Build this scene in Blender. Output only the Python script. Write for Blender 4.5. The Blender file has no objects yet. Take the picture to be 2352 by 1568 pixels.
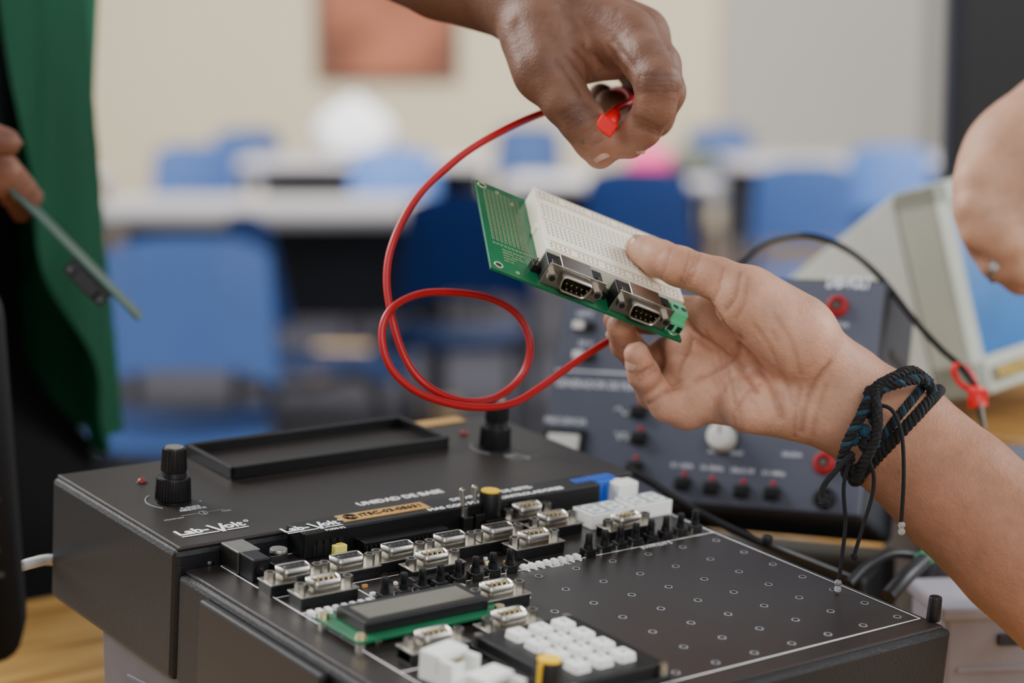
import bpy, bmesh, math, random
import numpy as np
from mathutils import Vector, Matrix
random.seed(4)
F=4685.;CX=1176.;CY=784.
PITCH=math.radians(8.07);cp,sp=math.cos(PITCH),math.sin(PITCH)
CAM=Vector((0,0,1.28));BENCH=.92
FW=Vector((0,cp,-sp));UP=Vector((0,sp,cp));RT=Vector((1,0,0))
def W(px,py,z):
    return CAM+RT*((px-CX)/F*z)+FW*z-UP*((py-CY)/F*z)
def frame(o,x,y,z):
    M=Matrix.Identity(4)
    for i,v in enumerate((x,y,z,o)):
        for j in range(3): M[j][i]=v[j]
    return M
def hit(M,px,py,h=0):
    n=M.col[2].to_3d();o=M.col[3].to_3d()+n*h
    d=W(px,py,1)-CAM
    t=(o-CAM).dot(n)/d.dot(n)
    p=M.inverted()@(CAM+d*t)
    return p.x,p.y
T=Matrix.Translation
def RX(a):return Matrix.Rotation(math.radians(a),4,'X')
def RY(a):return Matrix.Rotation(math.radians(a),4,'Y')
def RZ(a):return Matrix.Rotation(math.radians(a),4,'Z')
COL=bpy.context.scene.collection
# ---------- materials
def lin(c):
    return tuple(((v/255)/12.92 if v/255<=.04045 else ((v/255+.055)/1.055)**2.4) for v in c)
MATS={}
def mat(name,c,rough=.5,metal=0,var=.12,scale=30,bump=0,bscale=None,spec=.5,trans=0,emit=0,coat=0):
    if name in MATS:return MATS[name]
    m=bpy.data.materials.new(name);m.use_nodes=True;nt=m.node_tree;b=nt.nodes['Principled BSDF']
    L=lin(c);tc=nt.nodes.new('ShaderNodeTexCoord');n=nt.nodes.new('ShaderNodeTexNoise')
    n.inputs['Scale'].default_value=scale;n.inputs['Detail'].default_value=4
    nt.links.new(tc.outputs['Object'],n.inputs['Vector'])
    r=nt.nodes.new('ShaderNodeValToRGB')
    r.color_ramp.elements[0].position=.3;r.color_ramp.elements[1].position=.7
    r.color_ramp.elements[0].color=tuple(v*(1-var) for v in L)+(1,)
    r.color_ramp.elements[1].color=tuple(min(1,v*(1+var)) for v in L)+(1,)
    nt.links.new(n.outputs['Fac'],r.inputs['Fac']);nt.links.new(r.outputs['Color'],b.inputs['Base Color'])
    b.inputs['Roughness'].default_value=rough;b.inputs['Metallic'].default_value=metal
    b.inputs['Specular IOR Level'].default_value=spec
    b.inputs['Transmission Weight'].default_value=trans;b.inputs['Coat Weight'].default_value=coat
    if emit:
        nt.links.new(r.outputs['Color'],b.inputs['Emission Color']);b.inputs['Emission Strength'].default_value=emit
    if bump:
        n2=nt.nodes.new('ShaderNodeTexNoise');n2.inputs['Scale'].default_value=bscale or scale*8;n2.inputs['Detail'].default_value=3
        nt.links.new(tc.outputs['Object'],n2.inputs['Vector'])
        bp=nt.nodes.new('ShaderNodeBump');bp.inputs['Strength'].default_value=bump;bp.inputs['Distance'].default_value=.001
        nt.links.new(n2.outputs['Fac'],bp.inputs['Height']);nt.links.new(bp.outputs['Normal'],b.inputs['Normal'])
    MATS[name]=m;return m
BLK=mat('black_plastic',(16,16,18),.42,bump=.15,bscale=1500,spec=.4)
CASE=mat('case_black',(19,20,24),.5,bump=.25,bscale=900,spec=.4)
PANEL=mat('panel_dark',(42,37,35),.28,var=.05,bump=.12,bscale=2500,spec=.5)
CONS=mat('console_dark',(42,37,34),.42,var=.05,bump=.15,bscale=2500,spec=.4)
TRAYM=mat('tray_black',(20,20,22),.42,spec=.4)
WHT=mat('print_white',(240,240,238),.6,var=.03)
GRYP=mat('print_grey',(150,150,152),.6)
GRYD=mat('print_dim',(96,94,94),.6)
STEEL=mat('steel',(166,162,154),.33,1,var=.08,scale=300)
STEELD=mat('steel_dark',(88,88,88),.4,1)
GOLDP=mat('pin_gold',(245,228,180),.25,1)
GOLD=mat('gold_label',(200,154,84),.45,.2)
GREEN=mat('pcb_green',(10,100,62),.35,var=.12,scale=120,coat=.3)
TEAL=mat('pcb_teal',(8,66,58),.5,var=.15,scale=120)
PADS=mat('pads',(168,178,140),.4,.3)
CREAM=mat('breadboard_cream',(248,242,220),.5,var=.03)
HOLE=mat('hole_dark',(112,104,92),.8)
HOLED=mat('hole_black',(10,10,11),.6)
TERM=mat('terminal_green',(90,200,145),.45)
BLUE=mat('dip_blue',(18,85,185),.4)
WPLAS=mat('white_plastic',(236,236,232),.4,var=.04)
SEGM=mat('display_grey',(160,166,166),.3)
SEGD=mat('segment_light',(240,242,240),.4)
YEL=mat('yellow',(245,195,25),.45)
YELJ=mat('jumper_yellow',(235,225,110),.45)
RED=mat('red_rubber',(178,14,26),.42,var=.1)
REDC=mat('red_clip',(230,15,18),.4)
REDL=mat('red_led',(140,16,18),.25)
GLASS=mat('lcd_glass',(96,94,80),.1,spec=.9)
GENM=mat('generator_grey',(88,93,110),.5,var=.05)
GENS=mat('generator_case',(42,45,53),.55)
GENT=mat('generator_print',(225,230,240),.6)
SHELLG=mat('beige_plastic',(196,198,190),.5,var=.04)
SHELLY=mat('bezel_plastic',(184,187,172),.5,var=.04)
SCR=mat('screen_blue',(30,100,165),.2,emit=.25)
CORD=mat('cord_black',(14,14,17),.8,bump=.8,bscale=2500)
CORDB=mat('cord_blue',(16,62,82),.7,bump=.8,bscale=2500)
BEAD=mat('glass_bead',(215,215,215),.08,trans=.7)
# ---------- mesh builder
class MB:
    def __init__(s): s.bm=bmesh.new();s.mats=[]
    def _add(s,t,m,M=None,smooth=False):
        if m not in s.mats:s.mats.append(m)
        i=s.mats.index(m)
        if M is not None:t.transform(M)
        for f in t.faces:f.material_index=i;f.smooth=smooth
        if smooth:
            for e in t.edges:
                if len(e.link_faces)==2 and e.calc_face_angle(0)>.65:e.smooth=False
        me=bpy.data.meshes.new('tmp');t.to_mesh(me);t.free();s.bm.from_mesh(me);bpy.data.meshes.remove(me)
        return s
    def box(s,c,d,m,bev=0,M=None,top=None,seg=2):
        t=bmesh.new();bmesh.ops.create_cube(t,size=1)
        for v in t.verts:
            if top is not None and v.co.z>0:v.co.x*=top[0];v.co.y*=top[1]
            v.co=Vector((v.co.x*d[0],v.co.y*d[1],v.co.z*d[2]))
        if bev:bmesh.ops.bevel(t,geom=list(t.edges),offset=bev,segments=seg,affect='EDGES',profile=.5)
        t.transform(T(Vector(c)))
        return s._add(t,m,M)
    def b2(s,a,b,m,bev=0,M=None):
        a=Vector(a);b=Vector(b);d=b-a
        return s.box((a+b)/2,[abs(x) for x in d],m,bev,M)
    def cyl(s,p0,p1,r0,r1,m,seg=24,M=None,bev=0):
        p0=Vector(p0);p1=Vector(p1);d=p1-p0
        t=bmesh.new();bmesh.ops.create_cone(t,cap_ends=True,segments=seg,radius1=r0,radius2=r1,depth=d.length)
        if bev:
            es=[e for e in t.edges if len(e.link_faces)==2 and any(len(f.verts)>4 for f in e.link_faces)]
            bmesh.ops.bevel(t,geom=es,offset=bev,segments=2,affect='EDGES',profile=.5)
        t.transform(T((p0+p1)/2)@d.to_track_quat('Z','Y').to_matrix().to_4x4())
        return s._add(t,m,M,True)
    def sph(s,c,r,m,M=None,sc=(1,1,1),seg=20):
        t=bmesh.new();bmesh.ops.create_uvsphere(t,u_segments=seg,v_segments=seg//2+2,radius=r)
        t.transform(T(Vector(c))@Matrix.Diagonal((*sc,1)))
        return s._add(t,m,M,True)
    def torus(s,c,R,r,m,M=None,n=32,k=10):
        pts=[Vector(c)+Vector((R*math.cos(a),R*math.sin(a),0)) for a in [2*math.pi*i/n for i in range(n)]]
        return s.tube(pts,r,m,M,k,closed=True)
    def tube(s,pts,r,m,M=None,k=10,closed=False):
        pts=[Vector(p) for p in pts];n=len(pts);t=bmesh.new();rings=[];up=None
        for i in range(n):
            a=pts[(i-1)%n] if (closed or i>0) else pts[i];b=pts[(i+1)%n] if (closed or i<n-1) else pts[i]
            tg=(b-a).normalized()
            if up is None: up=tg.orthogonal().normalized()
            up=(up-tg*up.dot(tg)).normalized();sd=tg.cross(up)
            rr=r[i] if isinstance(r,(list,tuple)) else r
            rings.append([t.verts.new(pts[i]+(up*math.cos(q)+sd*math.sin(q))*rr) for q in [2*math.pi*j/k for j in range(k)]])
        if closed:
            best=min(range(k),key=lambda o:(rings[-1][0].co-rings[0][o].co).length)
        for i in range(n if closed else n-1):
            A=rings[i];B=rings[(i+1)%n];o=best if (closed and i==n-1) else 0
            for j in range(k):t.faces.new((A[j],A[(j+1)%k],B[(j+1+o)%k],B[(j+o)%k]))
        if not closed:
            t.faces.new(rings[0][::-1]);t.faces.new(rings[-1])
        bmesh.ops.recalc_face_normals(t,faces=t.faces)
        return s._add(t,m,M,True)
    def prism(s,poly,z0,z1,m,M=None,hole=None,bot=True):
        t=bmesh.new();n=len(poly)
        a=[t.verts.new((x,y,z0)) for x,y in poly];b=[t.verts.new((x,y,z1)) for x,y in poly]
        for i in range(n):t.faces.new((a[i],a[(i+1)%n],b[(i+1)%n],b[i]))
        if hole:
            c=[t.verts.new((x,y,z0)) for x,y in hole];d=[t.verts.new((x,y,z1)) for x,y in hole]
            for i in range(n):
                j=(i+1)%n
                t.faces.new((c[j],c[i],d[i],d[j]));t.faces.new((b[i],b[j],d[j],d[i]));t.faces.new((a[j],a[i],c[i],c[j]))
        else:
            t.faces.new(b);t.faces.new(a[::-1])
        return s._add(t,m,M,True)
    def quad(s,pts,m,M=None):
        t=bmesh.new();t.faces.new([t.verts.new(p) for p in pts]);return s._add(t,m,M)
    def mesh(s,name):
        me=bpy.data.meshes.new(name);s.bm.to_mesh(me);s.bm.free()
        for m in s.mats:me.materials.append(m)
        return me
    def obj(s,name,fr=None,parent=None,**kw): return mk(name,s.mesh(name),fr,parent,**kw)
WM={}
def mk(name,data,fr=None,parent=None,label=None,cat=None,kind=None,group=None):
    o=bpy.data.objects.new(name,data);fr=fr.copy() if fr is not None else Matrix.Identity(4)
    COL.objects.link(o);WM[o.name]=fr
    if parent is not None:
        o.parent=parent;o.matrix_basis=WM[parent.name].inverted()@fr
    else:o.matrix_basis=fr
    if label:o['label']=label
    if cat:o['category']=cat
    if kind:o['kind']=kind
    if group:o['group']=group
    return o
def empty(name,fr,**kw):
    return mk(name,None,fr,**kw)
def rpoly(pts,r,n=4):
    out=[];N=len(pts)
    for i in range(N):
        p=Vector(pts[i]);a=(Vector(pts[i-1])-p).normalized();b=(Vector(pts[(i+1)%N])-p).normalized()
        A=p+a*r;B=p+b*r
        for j in range(n+1):
            u=j/n;q=A*(1-u)**2+p*2*u*(1-u)+B*u*u;out.append((q.x,q.y))
    return out
def rrect(x0,y0,x1,y1,r,n=4):return rpoly([(x0,y0),(x1,y0),(x1,y1),(x0,y1)],r,n)
def spline(pts,n=10,closed=False):
    P=[Vector(p) for p in pts];out=[];N=len(P)
    rng=range(N if closed else N-1)
    for i in rng:
        if closed:a,b,c,d=P[i-1],P[i],P[(i+1)%N],P[(i+2)%N]
        else:a,b,c,d=P[max(i-1,0)],P[i],P[i+1],P[min(i+2,N-1)]
        for j in range(n):
            t=j/n
            out.append(.5*((2*b)+(c-a)*t+(2*a-5*b+4*c-d)*t*t+(3*b-a-3*c+d)*t**3))
    if not closed:out.append(P[-1])
    return out
def text(body,fr,parent,m,width=None,size=.005,align='CENTER',name='printed_text',bold=0,shear=0):
    c=bpy.data.curves.new('t','FONT');c.body=body;c.size=1;c.align_x=align;c.align_y='CENTER';c.offset=bold;c.shear=shear
    c.extrude=.004;c.resolution_u=3
    o=bpy.data.objects.new('t',c);COL.objects.link(o)
    bpy.context.view_layer.update()
    dg=bpy.context.evaluated_depsgraph_get();me=bpy.data.meshes.new_from_object(o.evaluated_get(dg))
    bpy.data.objects.remove(o);bpy.data.curves.remove(c)
    xs=[v.co.x for v in me.vertices];w=max(xs)-min(xs)
    k=size if not width else width/w
    me.transform(Matrix.Diagonal((k,size if width and size!=.005 else k,.03,1)));me.materials.clear();me.materials.append(m)
    return mk(name,me,fr,parent)
# ---------- SDF modelling
def smin(a,b,k):
    h=np.maximum(k-np.abs(a-b),0)/k
    return np.minimum(a,b)-h*h*k*.25
class SDF:
    def __init__(s,lo,hi,h):
        s.h=h;s.lo=np.array(lo,dtype=np.float32);s.n=(np.ceil((np.array(hi)-s.lo)/h)).astype(int)+1;s.marks=[]
    def new(s):return np.full(tuple(s.n),.05,dtype=np.float32)
    def reg(s,A,B,r):
        lo=np.minimum(A,B)-r;hi=np.maximum(A,B)+r
        i0=np.clip(np.floor((lo-s.lo)/s.h).astype(int),0,s.n);i1=np.clip(np.ceil((hi-s.lo)/s.h).astype(int)+1,0,s.n)
        if (i1-i0).min()<=0:return None
        sl=tuple(slice(a,b) for a,b in zip(i0,i1))
        ax=[(s.lo[i]+s.h*np.arange(i0[i],i1[i])).astype(np.float32) for i in range(3)]
        return sl,np.meshgrid(*ax,indexing='ij')
    def seg(s,G,A,B):
        d=B-A;L=float(d@d)+1e-12
        q=[G[i]-A[i] for i in range(3)]
        t=np.clip((q[0]*d[0]+q[1]*d[1]+q[2]*d[2])/L,0,1)
        q=[q[i]-t*d[i] for i in range(3)]
        return np.sqrt(q[0]**2+q[1]**2+q[2]**2),t
    def chain(s,D,pts,k):
        C=None
        for (A,ra),(B,rb) in zip(pts[:-1],pts[1:]):
            A=np.array(A,dtype=np.float32);B=np.array(B,dtype=np.float32);R=max(ra,rb)+.03
            g=s.reg(A,B,R)
            if g is None:continue
            if C is None:C=s.new()
            d,t=s.seg(g[1],A,B);d=d-(ra+(rb-ra)*t)
            C[g[0]]=smin(C[g[0]],d,.003)
        if C is not None:
            D[:]=smin(D,C,k)
        return D
    def groove(s,D,pts,w,dep):
        X=None
        for A,B in zip(pts[:-1],pts[1:]):
            A=np.array(A,dtype=np.float32);B=np.array(B,dtype=np.float32)
            g=s.reg(A,B,w*4)
            if g is None:continue
            d,_=s.seg(g[1],A,B)
            if X is None:X=np.full(tuple(s.n),1.,dtype=np.float32)
            X[g[0]]=np.minimum(X[g[0]],d)
        if X is not None:
            m=X<w*4
            D[m]+=dep*np.exp(-(X[m]/w)**2)
        return D
    def poly(s,D,name,smooth=2):
        S=D<0;c=[S[a:S.shape[0]-1+a,b:S.shape[1]-1+b,e:S.shape[2]-1+e] for a in (0,1) for b in (0,1) for e in (0,1)]
        sm=sum(x.astype(np.int8) for x in c);cells=np.argwhere((sm>0)&(sm<8))
        vals={}
        for a in (0,1):
            for b in (0,1):
                for e in (0,1):vals[(a,b,e)]=D[cells[:,0]+a,cells[:,1]+b,cells[:,2]+e]
        acc=np.zeros((len(cells),3));cnt=np.zeros(len(cells))
        cr=list(vals)
        for i,p in enumerate(cr):
            for q in cr[i+1:]:
                if sum(abs(p[j]-q[j]) for j in range(3))!=1:continue
                A,B=vals[p],vals[q];m=(A<0)!=(B<0);t=A[m]/(A[m]-B[m])
                P=np.array(p)[None]+t[:,None]*(np.array(q)-np.array(p))[None]
                acc[m]+=P;cnt[m]+=1
        V=s.lo+s.h*(cells+acc/cnt[:,None])
        idx=np.full(tuple(np.array(S.shape)-1),-1,dtype=np.int32);idx[cells[:,0],cells[:,1],cells[:,2]]=np.arange(len(cells))
        faces=[]
        for ax in range(3):
            sh=[slice(None)]*3;s1=list(sh);s2=list(sh);s1[ax]=slice(0,-1);s2[ax]=slice(1,None)
            E=np.argwhere(S[tuple(s1)]!=S[tuple(s2)])
            o1,o2=[(1,2),(2,0),(0,1)][ax]
            E=E[(E[:,o1]>0)&(E[:,o2]>0)&(E[:,o1]<idx.shape[o1])&(E[:,o2]<idx.shape[o2])]
            def g(d1,d2):
                I=E.copy();I[:,o1]-=d1;I[:,o2]-=d2;return idx[I[:,0],I[:,1],I[:,2]]
            Q=np.stack([g(1,1),g(0,1),g(0,0),g(1,0)],1)
            fl=~S[E[:,0],E[:,1],E[:,2]]
            Q[fl]=Q[fl][:,::-1];faces.append(Q)
        Fc=np.concatenate(faces);Fc=Fc[(Fc>=0).all(1)]
        lab=np.arange(len(V))
        while True:
            l0=lab.copy();mn=lab[Fc].min(1)
            for i in range(4):np.minimum.at(lab,Fc[:,i],mn)
            lab=lab[lab]
            if (l0==lab).all():break
        u,ct=np.unique(lab,return_counts=True);best=u[ct.argmax()];keep=lab==best
        Fc=Fc[keep[Fc[:,0]]];ren=np.cumsum(keep)-1;V=V[keep];Fc=ren[Fc]
        for _ in range(smooth):
            a=np.zeros_like(V);n=np.zeros(len(V))
            for i in range(4):
                j=(i+1)%4
                np.add.at(a,Fc[:,i],V[Fc[:,j]]);np.add.at(a,Fc[:,j],V[Fc[:,i]]);np.add.at(n,Fc[:,i],1);np.add.at(n,Fc[:,j],1)
            V=V*.5+.5*a/np.maximum(n,1)[:,None]
        me=bpy.data.meshes.new(name);me.from_pydata(V.tolist(),[],Fc.tolist())
        me.polygons.foreach_set('use_smooth',[True]*len(Fc));me.update()
        return me,V
def skinmat(name):
    m=bpy.data.materials.new(name);m.use_nodes=True;nt=m.node_tree;b=nt.nodes['Principled BSDF']
    at=nt.nodes.new('ShaderNodeAttribute');at.attribute_name='tone'
    tc=nt.nodes.new('ShaderNodeTexCoord')
    n=nt.nodes.new('ShaderNodeTexNoise');n.inputs['Scale'].default_value=70;n.inputs['Detail'].default_value=7;n.inputs['Roughness'].default_value=.65
    nt.links.new(tc.outputs['Object'],n.inputs['Vector'])
    mr=nt.nodes.new('ShaderNodeMapRange');mr.inputs['From Min'].default_value=.25;mr.inputs['From Max'].default_value=.75;mr.inputs['To Min'].default_value=.78;mr.inputs['To Max'].default_value=1.2
    nt.links.new(n.outputs['Fac'],mr.inputs['Value'])
    mx=nt.nodes.new('ShaderNodeVectorMath');mx.operation='SCALE'
    nt.links.new(at.outputs['Color'],mx.inputs[0]);nt.links.new(mr.outputs['Result'],mx.inputs['Scale'])
    nt.links.new(mx.outputs[0],b.inputs['Base Color'])
    b.inputs['Roughness'].default_value=.55;b.inputs['Specular IOR Level'].default_value=.38;b.inputs['Subsurface Weight'].default_value=.08
    b.inputs['Subsurface Radius'].default_value=(.004,.0015,.001);b.inputs['Subsurface Scale'].default_value=1
    v=nt.nodes.new('ShaderNodeTexVoronoi');v.inputs['Scale'].default_value=650
    n2=nt.nodes.new('ShaderNodeTexNoise');n2.inputs['Scale'].default_value=260;n2.inputs['Detail'].default_value=6
    ad=nt.nodes.new('ShaderNodeMath');ad.operation='MULTIPLY_ADD';ad.inputs[1].default_value=.5
    nt.links.new(tc.outputs['Object'],v.inputs['Vector']);nt.links.new(tc.outputs['Object'],n2.inputs['Vector'])
    nt.links.new(v.outputs['Distance'],ad.inputs[0]);nt.links.new(n2.outputs['Fac'],ad.inputs[2])
    bp=nt.nodes.new('ShaderNodeBump');bp.inputs['Strength'].default_value=.45;bp.inputs['Distance'].default_value=.0006
    nt.links.new(ad.outputs[0],bp.inputs['Height']);nt.links.new(bp.outputs['Normal'],b.inputs['Normal'])
    return m
SKIN=skinmat('skin')
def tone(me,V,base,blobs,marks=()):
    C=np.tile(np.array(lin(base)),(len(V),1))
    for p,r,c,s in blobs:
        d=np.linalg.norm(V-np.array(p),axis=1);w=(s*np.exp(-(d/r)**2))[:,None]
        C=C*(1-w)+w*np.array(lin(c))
    if len(marks):
        dk=np.ones(len(V))
        for p,w,s in marks:
            d2=((V-np.array(p))**2).sum(1);dk=np.minimum(dk,1-s*np.exp(-d2/(w*w)))
        C[:,0]*=dk;C[:,1]*=dk**1.25;C[:,2]*=dk**1.3
    a=me.color_attributes.new('tone','FLOAT_COLOR','POINT')
    a.data.foreach_set('color',np.concatenate([C,np.ones((len(V),1))],1).astype(np.float32).ravel())
    me.materials.append(SKIN)
mm=.001
def J(px,py,z,r):return (tuple(W(px,py,z)),r*mm)

# =================================================== ROOM
WALL=mat('wall_beige',(222,208,178),.8,var=.03,scale=1)
WALLG=mat('wall_grey',(178,173,164),.8,var=.04,scale=1)
MB().b2((-6,14,0),(3,14.15,3.2),WALL).obj('wall_back',kind='structure')
MB().b2((1.42,13.85,0),(8,13.999,3.2),WALLG).obj('wall_partition',kind='structure')
FLM=mat('floor_brown',(120,100,90),.45,var=.2,scale=3)
FLD=mat('floor_painted_shade',(34,33,44),.8,var=.35,scale=5)
MB().b2((-6,-2,-.1),(8,14,0),FLM).obj('floor',kind='structure')
MB().b2((-5,-1,0),(.9,11.5,.008),FLD).obj('floor_painted_shade',kind='structure')  # dark sheet laid on the floor, paints in the shade under the tables
MB().b2((-6,13.97,0),(1.42,13.999,.1),mat('baseboard',(120,105,90),.6)).obj('baseboard_back',kind='structure')
MB().b2((2.78,13.8,0),(2.86,13.85,2.6),mat('trimg',(120,118,114),.6)).obj('trim_1',kind='structure')
fr=MB();PB=mat('frame_brown',(96,58,46),.5)
fr.b2((-1.33,13.93,1.09),(-.36,13.999,1.95),PB,.01)
fr.b2((-1.28,13.92,1.13),(-.41,13.935,1.9),mat('picture_orange',(164,98,70),.7,var=.55,scale=3))
fr.obj('framed_picture',label='brown framed picture in warm orange tones hanging on the beige wall',cat='picture')
CHB=mat('chair_blue',(76,112,178),.45,var=.06,scale=4);CHF=mat('chair_frame',(24,26,38),.5)
def chair_parts():
    s=MB()
    t=bmesh.new();n=9;gr=[]
    for i in range(n):
        row=[]
        for j in range(n):
            u=i/(n-1)-.5;v=j/(n-1)-.5
            row.append(t.verts.new((u*.42*(1-.12*(v+.5)),v*.40,.45+.02*(2*u)**2-.03*max(0,-(v)-.35)*4)))
        gr.append(row)
    for i in range(n-1):
        for j in range(n-1):t.faces.new((gr[i][j],gr[i+1][j],gr[i+1][j+1],gr[i][j+1]))
    bmesh.ops.solidify(t,geom=list(t.faces),thickness=.012);s._add(t,CHB,None,True)
    seat=s.mesh('seat')
    s=MB();t=bmesh.new();gr=[]
    for i in range(n):
        row=[]
        for j in range(n):
            u=i/(n-1)-.5;v=j/(n-1)
            w=.42*(1-.1*v);z=.55+v*.30-.035*(2*u)**4
            row.append(t.verts.new((u*w,.19+.06*v-.05*(2*u)**2,z)))
        gr.append(row)
    for i in range(n-1):
        for j in range(n-1):t.faces.new((gr[i][j],gr[i+1][j],gr[i+1][j+1],gr[i][j+1]))
    bmesh.ops.solidify(t,geom=list(t.faces),thickness=.012);s._add(t,CHB,None,True)
    back=s.mesh('backrest')
    legs=[]
    for sx in (-1,1):
        s=MB();s.tube(spline([(sx*.2,-.19,0.0),(sx*.19,-.17,.43),(sx*.19,.0,.435),(sx*.19,.17,.435)],6),.014,CHF);legs.append(s.mesh('leg'))
        s=MB();s.tube(spline([(sx*.2,.24,0.0),(sx*.19,.19,.43),(sx*.18,.215,.6),(sx*.17,.235,.8)],6),.014,CHF);legs.append(s.mesh('leg'))
    return seat,back,legs
CS,CB,CL=chair_parts()
def chair(px,z,rot=0):
    x=(px-CX)/F*z
    M=T((x,z,.008 if (x<.7 and z<11) else 0))@RZ(rot)
    e=empty('classroom_chair',M,label='blue moulded plastic chair with dark metal legs',cat='chair',group='classroom chairs')
    mk('seat',CS,M,e);mk('backrest',CB,M,e)
    for l in CL:mk('leg',l,M,e)
for a in [(405,4.45,4),(435,9.25,0),(1050,5.9,-8),(1490,7.3,8),(1855,7.8,-5),(2065,9.3,4),(825,11.3,0),(925,8.9,15),(1215,12,0),(2310,9.2,0),(745,5.3,82),(560,11.4,0),(1650,11.8,-6)]:
    chair(*a)
TT=mat('table_top',(176,172,176),.45,var=.03)
def table(px0,px1,z0,z1,lab='pale grey laminate classroom table with dark metal legs'):
    zm=(z0+z1)/2;x0=(px0-CX)/F*zm;x1=(px1-CX)/F*zm
    M=T(((x0+x1)/2,zm,.008 if x1<.7 else 0));w=(x1-x0)/2;d=(z1-z0)/2
    e=empty('classroom_table',M,label=lab,cat='table',group='classroom tables')
    MB().b2((-w,-d,.72),(w,d,.75),TT,.005).obj('table_top',M,e)
    MB().b2((-w+.05,d-.06,.3),(w-.05,d-.04,.719),CHF,.003).obj('modesty_panel',M,e)
    for a in (-1,1):
        for b in (-1,1):
            MB().b2((a*(w-.06)-.018,b*(d-.06)-.018,0),(a*(w-.06)+.018,b*(d-.06)+.018,.72),CHF).obj('leg',M,e)
table(200,1040,6.5,7.5);table(560,1130,9.7,10.6);table(1180,1640,8.4,9.0);table(1660,2300,9.9,10.7);table(-300,240,8.4,9)
def bag(px,z,w,h,c,nm,lab,base=.75):
    m=mat('bag_'+nm,c,.8);x=(px-CX)/F*z
    b=MB();b.sph((0,0,h*.5),.5,m,sc=(w,w*.6,h));b.tube(spline([(-w*.2,0,h*.9),(0,0,h*1.1),(w*.2,0,h*.9)],6),.015,m);b.box((0,-w*.28,h*.3),(w*.6,w*.12,h*.35),m,.02)
    b.obj(nm,T((x,z,base)),label=lab,cat='bag')
bag(815,10.1,.40,.27,(225,224,226),'backpack','white backpack standing on a classroom table',.758)
bag(1490,8.7,.2,.13,(205,60,120),'pouch','bright pink pouch lying on a classroom table')
bag(1590,8.8,.26,.12,(70,76,66),'satchel','dark green satchel lying on a classroom table')
def crate(px,z,w,h,c,nm='cardboard_box'):
    x=(px-CX)/F*z;m=mat(nm+str(px),c,.8);b=MB()
    b.b2((-w/2,-w/2,0),(w/2,w/2,h),m,.01);b.b2((-w/2-.004,-.02,h-.001),(w/2+.004,.02,h+.003),mat('tape',(190,160,110),.4))
    b.obj(nm,T((x,z,.008)),label='small tan cardboard box on the classroom floor',cat='box',group='floor boxes')
crate(780,7.9,.22,.12,(190,160,115));crate(370,5.6,.12,.1,(180,150,108));crate(540,6.4,.12,.09,(150,125,95));crate(1010,6.9,.12,.08,(150,125,95));crate(690,6.0,.1,.07,(140,118,92))
# bench
YAW=math.atan2(.617,.787)
er=Vector((math.cos(YAW),math.sin(YAW),0));eb=Vector((-math.sin(YAW),math.cos(YAW),0))
P0=W(410,1258,.9396)
WOOD=bpy.data.materials.new('bench_wood');WOOD.use_nodes=True
nt=WOOD.node_tree;b=nt.nodes['Principled BSDF'];tc=nt.nodes.new('ShaderNodeTexCoord');mp=nt.nodes.new('ShaderNodeMapping');mp.inputs['Scale'].default_value=(3,40,3)
n=nt.nodes.new('ShaderNodeTexNoise');n.inputs['Scale'].default_value=2;n.inputs['Detail'].default_value=6;r=nt.nodes.new('ShaderNodeValToRGB')
r.color_ramp.elements[0].color=lin((160,116,58))+(1,);r.color_ramp.elements[1].color=lin((205,162,94))+(1,);r.color_ramp.elements[0].position=.35;r.color_ramp.elements[1].position=.65
nt.links.new(tc.outputs['Object'],mp.inputs[0]);nt.links.new(mp.outputs[0],n.inputs['Vector']);nt.links.new(n.outputs['Fac'],r.inputs[0]);nt.links.new(r.outputs[0],b.inputs['Base Color']);b.inputs['Roughness'].default_value=.4
BM=frame(Vector((P0.x,P0.y,0)),er,eb,Vector((0,0,1)))
be=empty('workbench',BM,label='light oak laboratory workbench carrying the electronic equipment',cat='workbench')
MB().b2((-.75,-.62,BENCH-.035),(1.5,.42,BENCH),WOOD,.003).obj('bench_top',BM,be)
for x in (-.68,1.42):
    for y in (-.55,.35):MB().b2((x-.03,y-.03,.008),(x+.03,y+.03,BENCH-.035),CHF,.004).obj('leg',BM,be)

# =================================================== TRAINER
tilt=math.radians(6.2)
d1=eb*math.cos(tilt)+Vector((0,0,1))*math.sin(tilt);NN=er.cross(d1).normalized()
PM=frame(P0-NN*.011,er,d1,NN)
def ST(px,py,h=0):return hit(PM,px,py,h)
bb=PM@Vector((.14,-.05,-.055))
TRm=T(Vector((bb.x,bb.y,BENCH)))@RZ(math.degrees(YAW))
TR=empty('electronics_trainer',TRm,label='black microcontroller training unit with connectors, keypad and lcd',cat='electronics trainer')
def part(mb,name,s=0,t=0,h=0,rot=0,**kw):
    return mb.obj(name,PM@T((s,t,h))@RZ(rot),TR,**kw)
b=MB();b.b2((0,-.227,-.055),(.277,.0,-.0015),CASE,.0025);b.b2((-.0015,-.0,-.055),(.281,.129,.0095),CASE,.003)
b.b2((-.005,-.13,-.06),(.0,-.028,-.004),BLK,.0015)
b.b2((.277,-.15,-.03),(.2795,-.06,-.012),BLK,.001)
b.b2((.05,-.2295,-.04),(.22,-.227,-.02),BLK,.001)
part(b,'case')
GB=MB();GB.b2((-.1385,-.12,0),(.13,.128,.078),mat('grey_base',(88,88,98),.55),.004);GB.b2((-.1395,-.10,.01),(-.135,.10,.06),mat('grey_base2',(78,78,88),.5),.001)
for a in (-.12,.12):
    for c in (-.11,.12):GB.cyl((a,c,-.0),(a,c,.004),.008,.008,BLK)
GB.obj('base_stand',TRm,TR)
part(MB().b2((.003,-.2245,-.002),(.274,-.0005,0),PANEL,.0008),'front_panel')
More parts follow.
